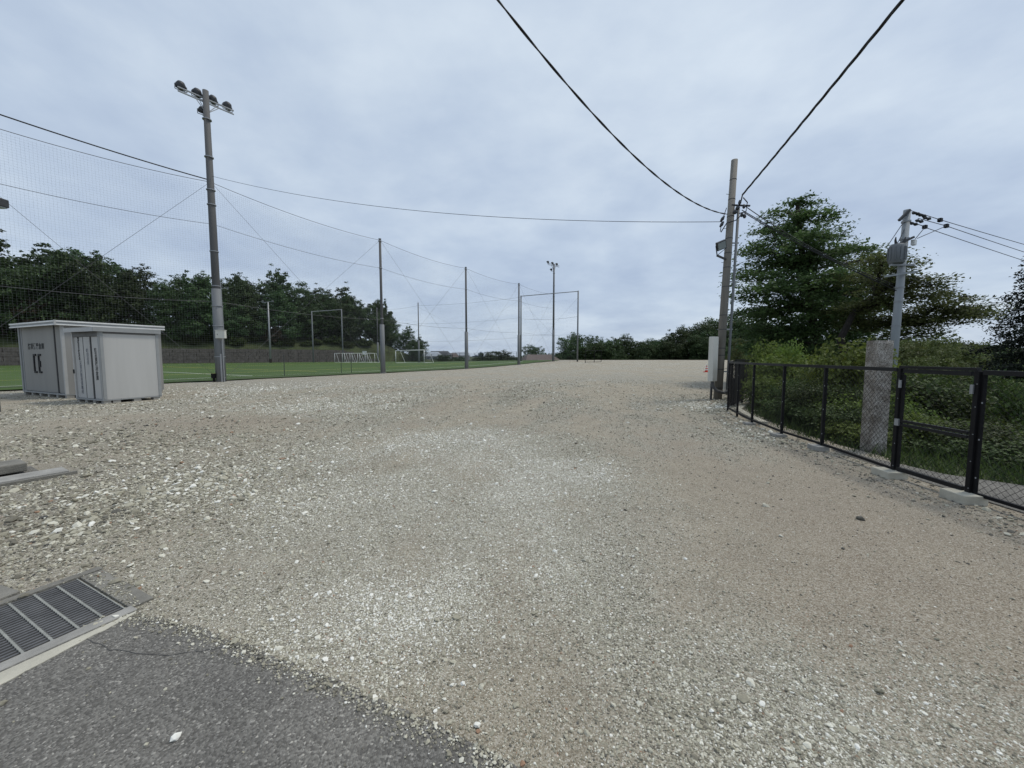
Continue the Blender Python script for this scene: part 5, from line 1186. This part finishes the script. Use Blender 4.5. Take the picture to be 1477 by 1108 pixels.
for k in range(7):
    bm = bmesh.new(); bmesh.ops.create_icosphere(bm, subdivisions=2 if k < 0 else 1, radius=.5); rr = random.Random(200 + k)
    for v in bm.verts: v.co *= rr.uniform(.72, 1.22); v.co.z *= .72; v.co.x *= 1.2
    me = bpy.data.meshes.new('stone_shape'); bm.to_mesh(me); bm.free(); me.materials.append(smat)
    protos_s.append(me)
rs = np.random.default_rng(55)
def scatter(n, r0, r1, amin, amax):
    r = np.exp(rs.uniform(math.log(r0), math.log(r1), n)); a = rs.uniform(amin, amax, n); return r * np.sin(a), r * np.cos(a), r
SHED_POLY = lambda S, m: [tuple(S.P(a, b, 0))[:2] for a, b in ((-S.w - m, -m), (m, -m), (m, S.d + m), (-S.w - m, S.d + m))]
KP = kpoly(-.02, 1.16, -.05, 3.3)
GRATE = dpoly(-.09, GRW + .005, -.012, GRL); SLQ = [(p.x, p.y) for p in q_slab]
def blocked(x, y, margin=0):
    b = inpoly(x, y, ASPH_POLY) | inpoly(x, y, GRATE) | inpoly(x, y, SHED_POLY(A_, .0)) | inpoly(x, y, SHED_POLY(B_, .0)) | inpoly(x, y, KP) | (seg_dist(x, y, RIGHT) > .35) | inpoly(x, y, SLQ)
    b |= inpoly(x, y, TURF)
    return b
N1 = 640000
x, y, r = scatter(N1, 1.35, 30, -1.02, 1.02)
ed = seg_dist(x, y, ASPH)
g_, ru_ = patches(x, y)
coarse = np.exp(-(((x + 4.3) / 1.7) ** 2 + ((y - 3.9) / 1.9) ** 2)) + .6 * np.exp(-(((x + 7) / 3) ** 2 + ((y - 7) / 2) ** 2)) + .5 * np.exp(-((seg_dist(x, y, RIGHT) + .3) / .45) ** 2)
keep = ~blocked(x, y) & (rs.random(N1) < np.clip(.13 + .66 * g_ ** 1.6 + .4 * coarse + .4 * pale_patch(x, y) - .10 * ru_, .05, 1) * (1 - sstep(13, 30, r)) * np.where(inpoly(x, y, DRAIN), .8, 1))
x, y, r, g_, coarse, ru_ = [k[keep] for k in (x, y, r, g_, coarse, ru_)]; m = len(x)
s = np.maximum(.0052, .0015 * r) * np.exp(rs.normal(0, .42, m)) * (1 + .75 * coarse) + .0015
big = rs.random(m) < (.018 + .05 * coarse); s = np.where(big, s * rs.uniform(1.7, 2.9, m), s); s = np.minimum(s, .085)
S = np.stack([s * rs.uniform(.9, 1.35, m), s * rs.uniform(.8, 1.1, m), s * rs.uniform(.6, 1.0, m)], 1)
rots = np.stack([rs.normal(0, .3, m), rs.normal(0, .3, m), rs.uniform(0, 6.28, m)], 1)
tint = np.clip(rs.beta(1.7, 1.7, m) * .9 + .10 * (g_ - .5) + .02 * coarse + .08 * big + .34 * pale_patch(x, y) + .08 * (1 - g_) - .10 * coarse - .16 * ru_, 0, .94); rust = rs.random(m) < .010 + .02 * ru_; tint = np.where(rust, rs.uniform(.955, 1, m), tint)
z = np.where(inpoly(x, y, DRAIN), .015, zgr(x, y)) + S[:, 2] * .18
# stones strayed onto the edge of the asphalt
N2 = 2600; e0 = rs.integers(0, len(ASPH) - 1, N2); tt = rs.random(N2); ea0 = ea[e0]; ea1 = ea[e0 + 1]; off = np.abs(rs.normal(0, .045, N2)) + np.where(rs.random(N2) < .06, rs.random(N2) * .8, 0)
x2 = ea0[:, 0] + (ea1 - ea0)[:, 0] * tt - off * .35 + rs.normal(0, .02, N2); y2 = ea0[:, 1] + (ea1 - ea0)[:, 1] * tt - off; k2 = inpoly(x2, y2, ASPH_POLY); x2, y2 = x2[k2], y2[k2]; m2 = len(x2)
s2 = .0062 * np.exp(rs.normal(0, .5, m2)) + .001; S2 = np.stack([s2 * 1.1, s2, s2 * rs.uniform(.6, 1, m2)], 1)
x = np.concatenate([x, x2]); y = np.concatenate([y, y2]); r = np.hypot(x, y); s = np.concatenate([s, s2]); S = np.concatenate([S, S2]); z = np.concatenate([z, .0165 + S2[:, 2] * .25])
rots = np.concatenate([rots, np.stack([rs.normal(0, .3, m2), rs.normal(0, .3, m2), rs.uniform(0, 6.28, m2)], 1)]); tint = np.concatenate([tint, np.clip(.05 + rs.beta(1.7, 1.8, m2) * .92, 0, .94)]); m = len(x)
# the 300 that show largest become single stones, parts of the lot
score = s / r; top = np.argsort(-score)[:300]; rest = np.setdiff1d(np.arange(m), top)
first_objs = []
for j, i in enumerate(top):
    me = protos_s[j % 7]; o = bpy.data.objects.new('stone', me); COL.objects.link(o); o.parent = gravel
    o.location = (x[i], y[i], z[i]); o.rotation_euler = tuple(rots[i]); o.scale = tuple(S[i]); o.color = (float(tint[i]),) * 3 + (1,)
    if j < 7: first_objs.append(o)
st = point_instances('loose_gravel', np.stack([x, y, z], 1)[rest], S[rest], None, tint[rest], first_objs, rots=rots[rest], idx=rs.integers(0, 7, len(rest)), parent=gravel); st.color = (0, 0, 0, 1)
# ------------------------------------------------------------------ grass on the slope behind the fence
def grass(n, seed):
    r5 = np.random.default_rng(seed); yy = r5.uniform(4.6, 18, n * 4); xx = r5.uniform(5, 17, n * 4); dd = seg_dist(xx, yy, RIGHT)
    k = (dd > .42) & (dd < 6) & ~inpoly(xx, yy, ap); xx, yy = xx[k][:n], yy[k][:n]; n = len(xx); zz = zt(xx, yy) - .02
    h = r5.uniform(.08, .34, n); a = r5.uniform(0, 6.28, n); w = r5.uniform(.006, .014, n); le = r5.normal(0, .12, (n, 2))
    B = np.stack([xx, yy, zz], 1); sdv = np.stack([np.cos(a), np.sin(a), 0 * a], 1) * w[:, None]; tipv = np.stack([le[:, 0], le[:, 1], h], 1)
    V = np.stack([B - sdv, B + sdv, B + tipv * .6 + sdv * .7, B + tipv], 1).reshape(-1, 3); return V, np.arange(4 * n).reshape(-1, 4), np.repeat(r5.random(n), 4)
V, Q, T = grass(26000, 9); o = np_mesh('grass', V, Q, 'leaf_shrub_dark', {'tint': T}); o['kind'] = 'stuff'; tag(o, 'rough grass on the slope behind the black fence', 'grass')
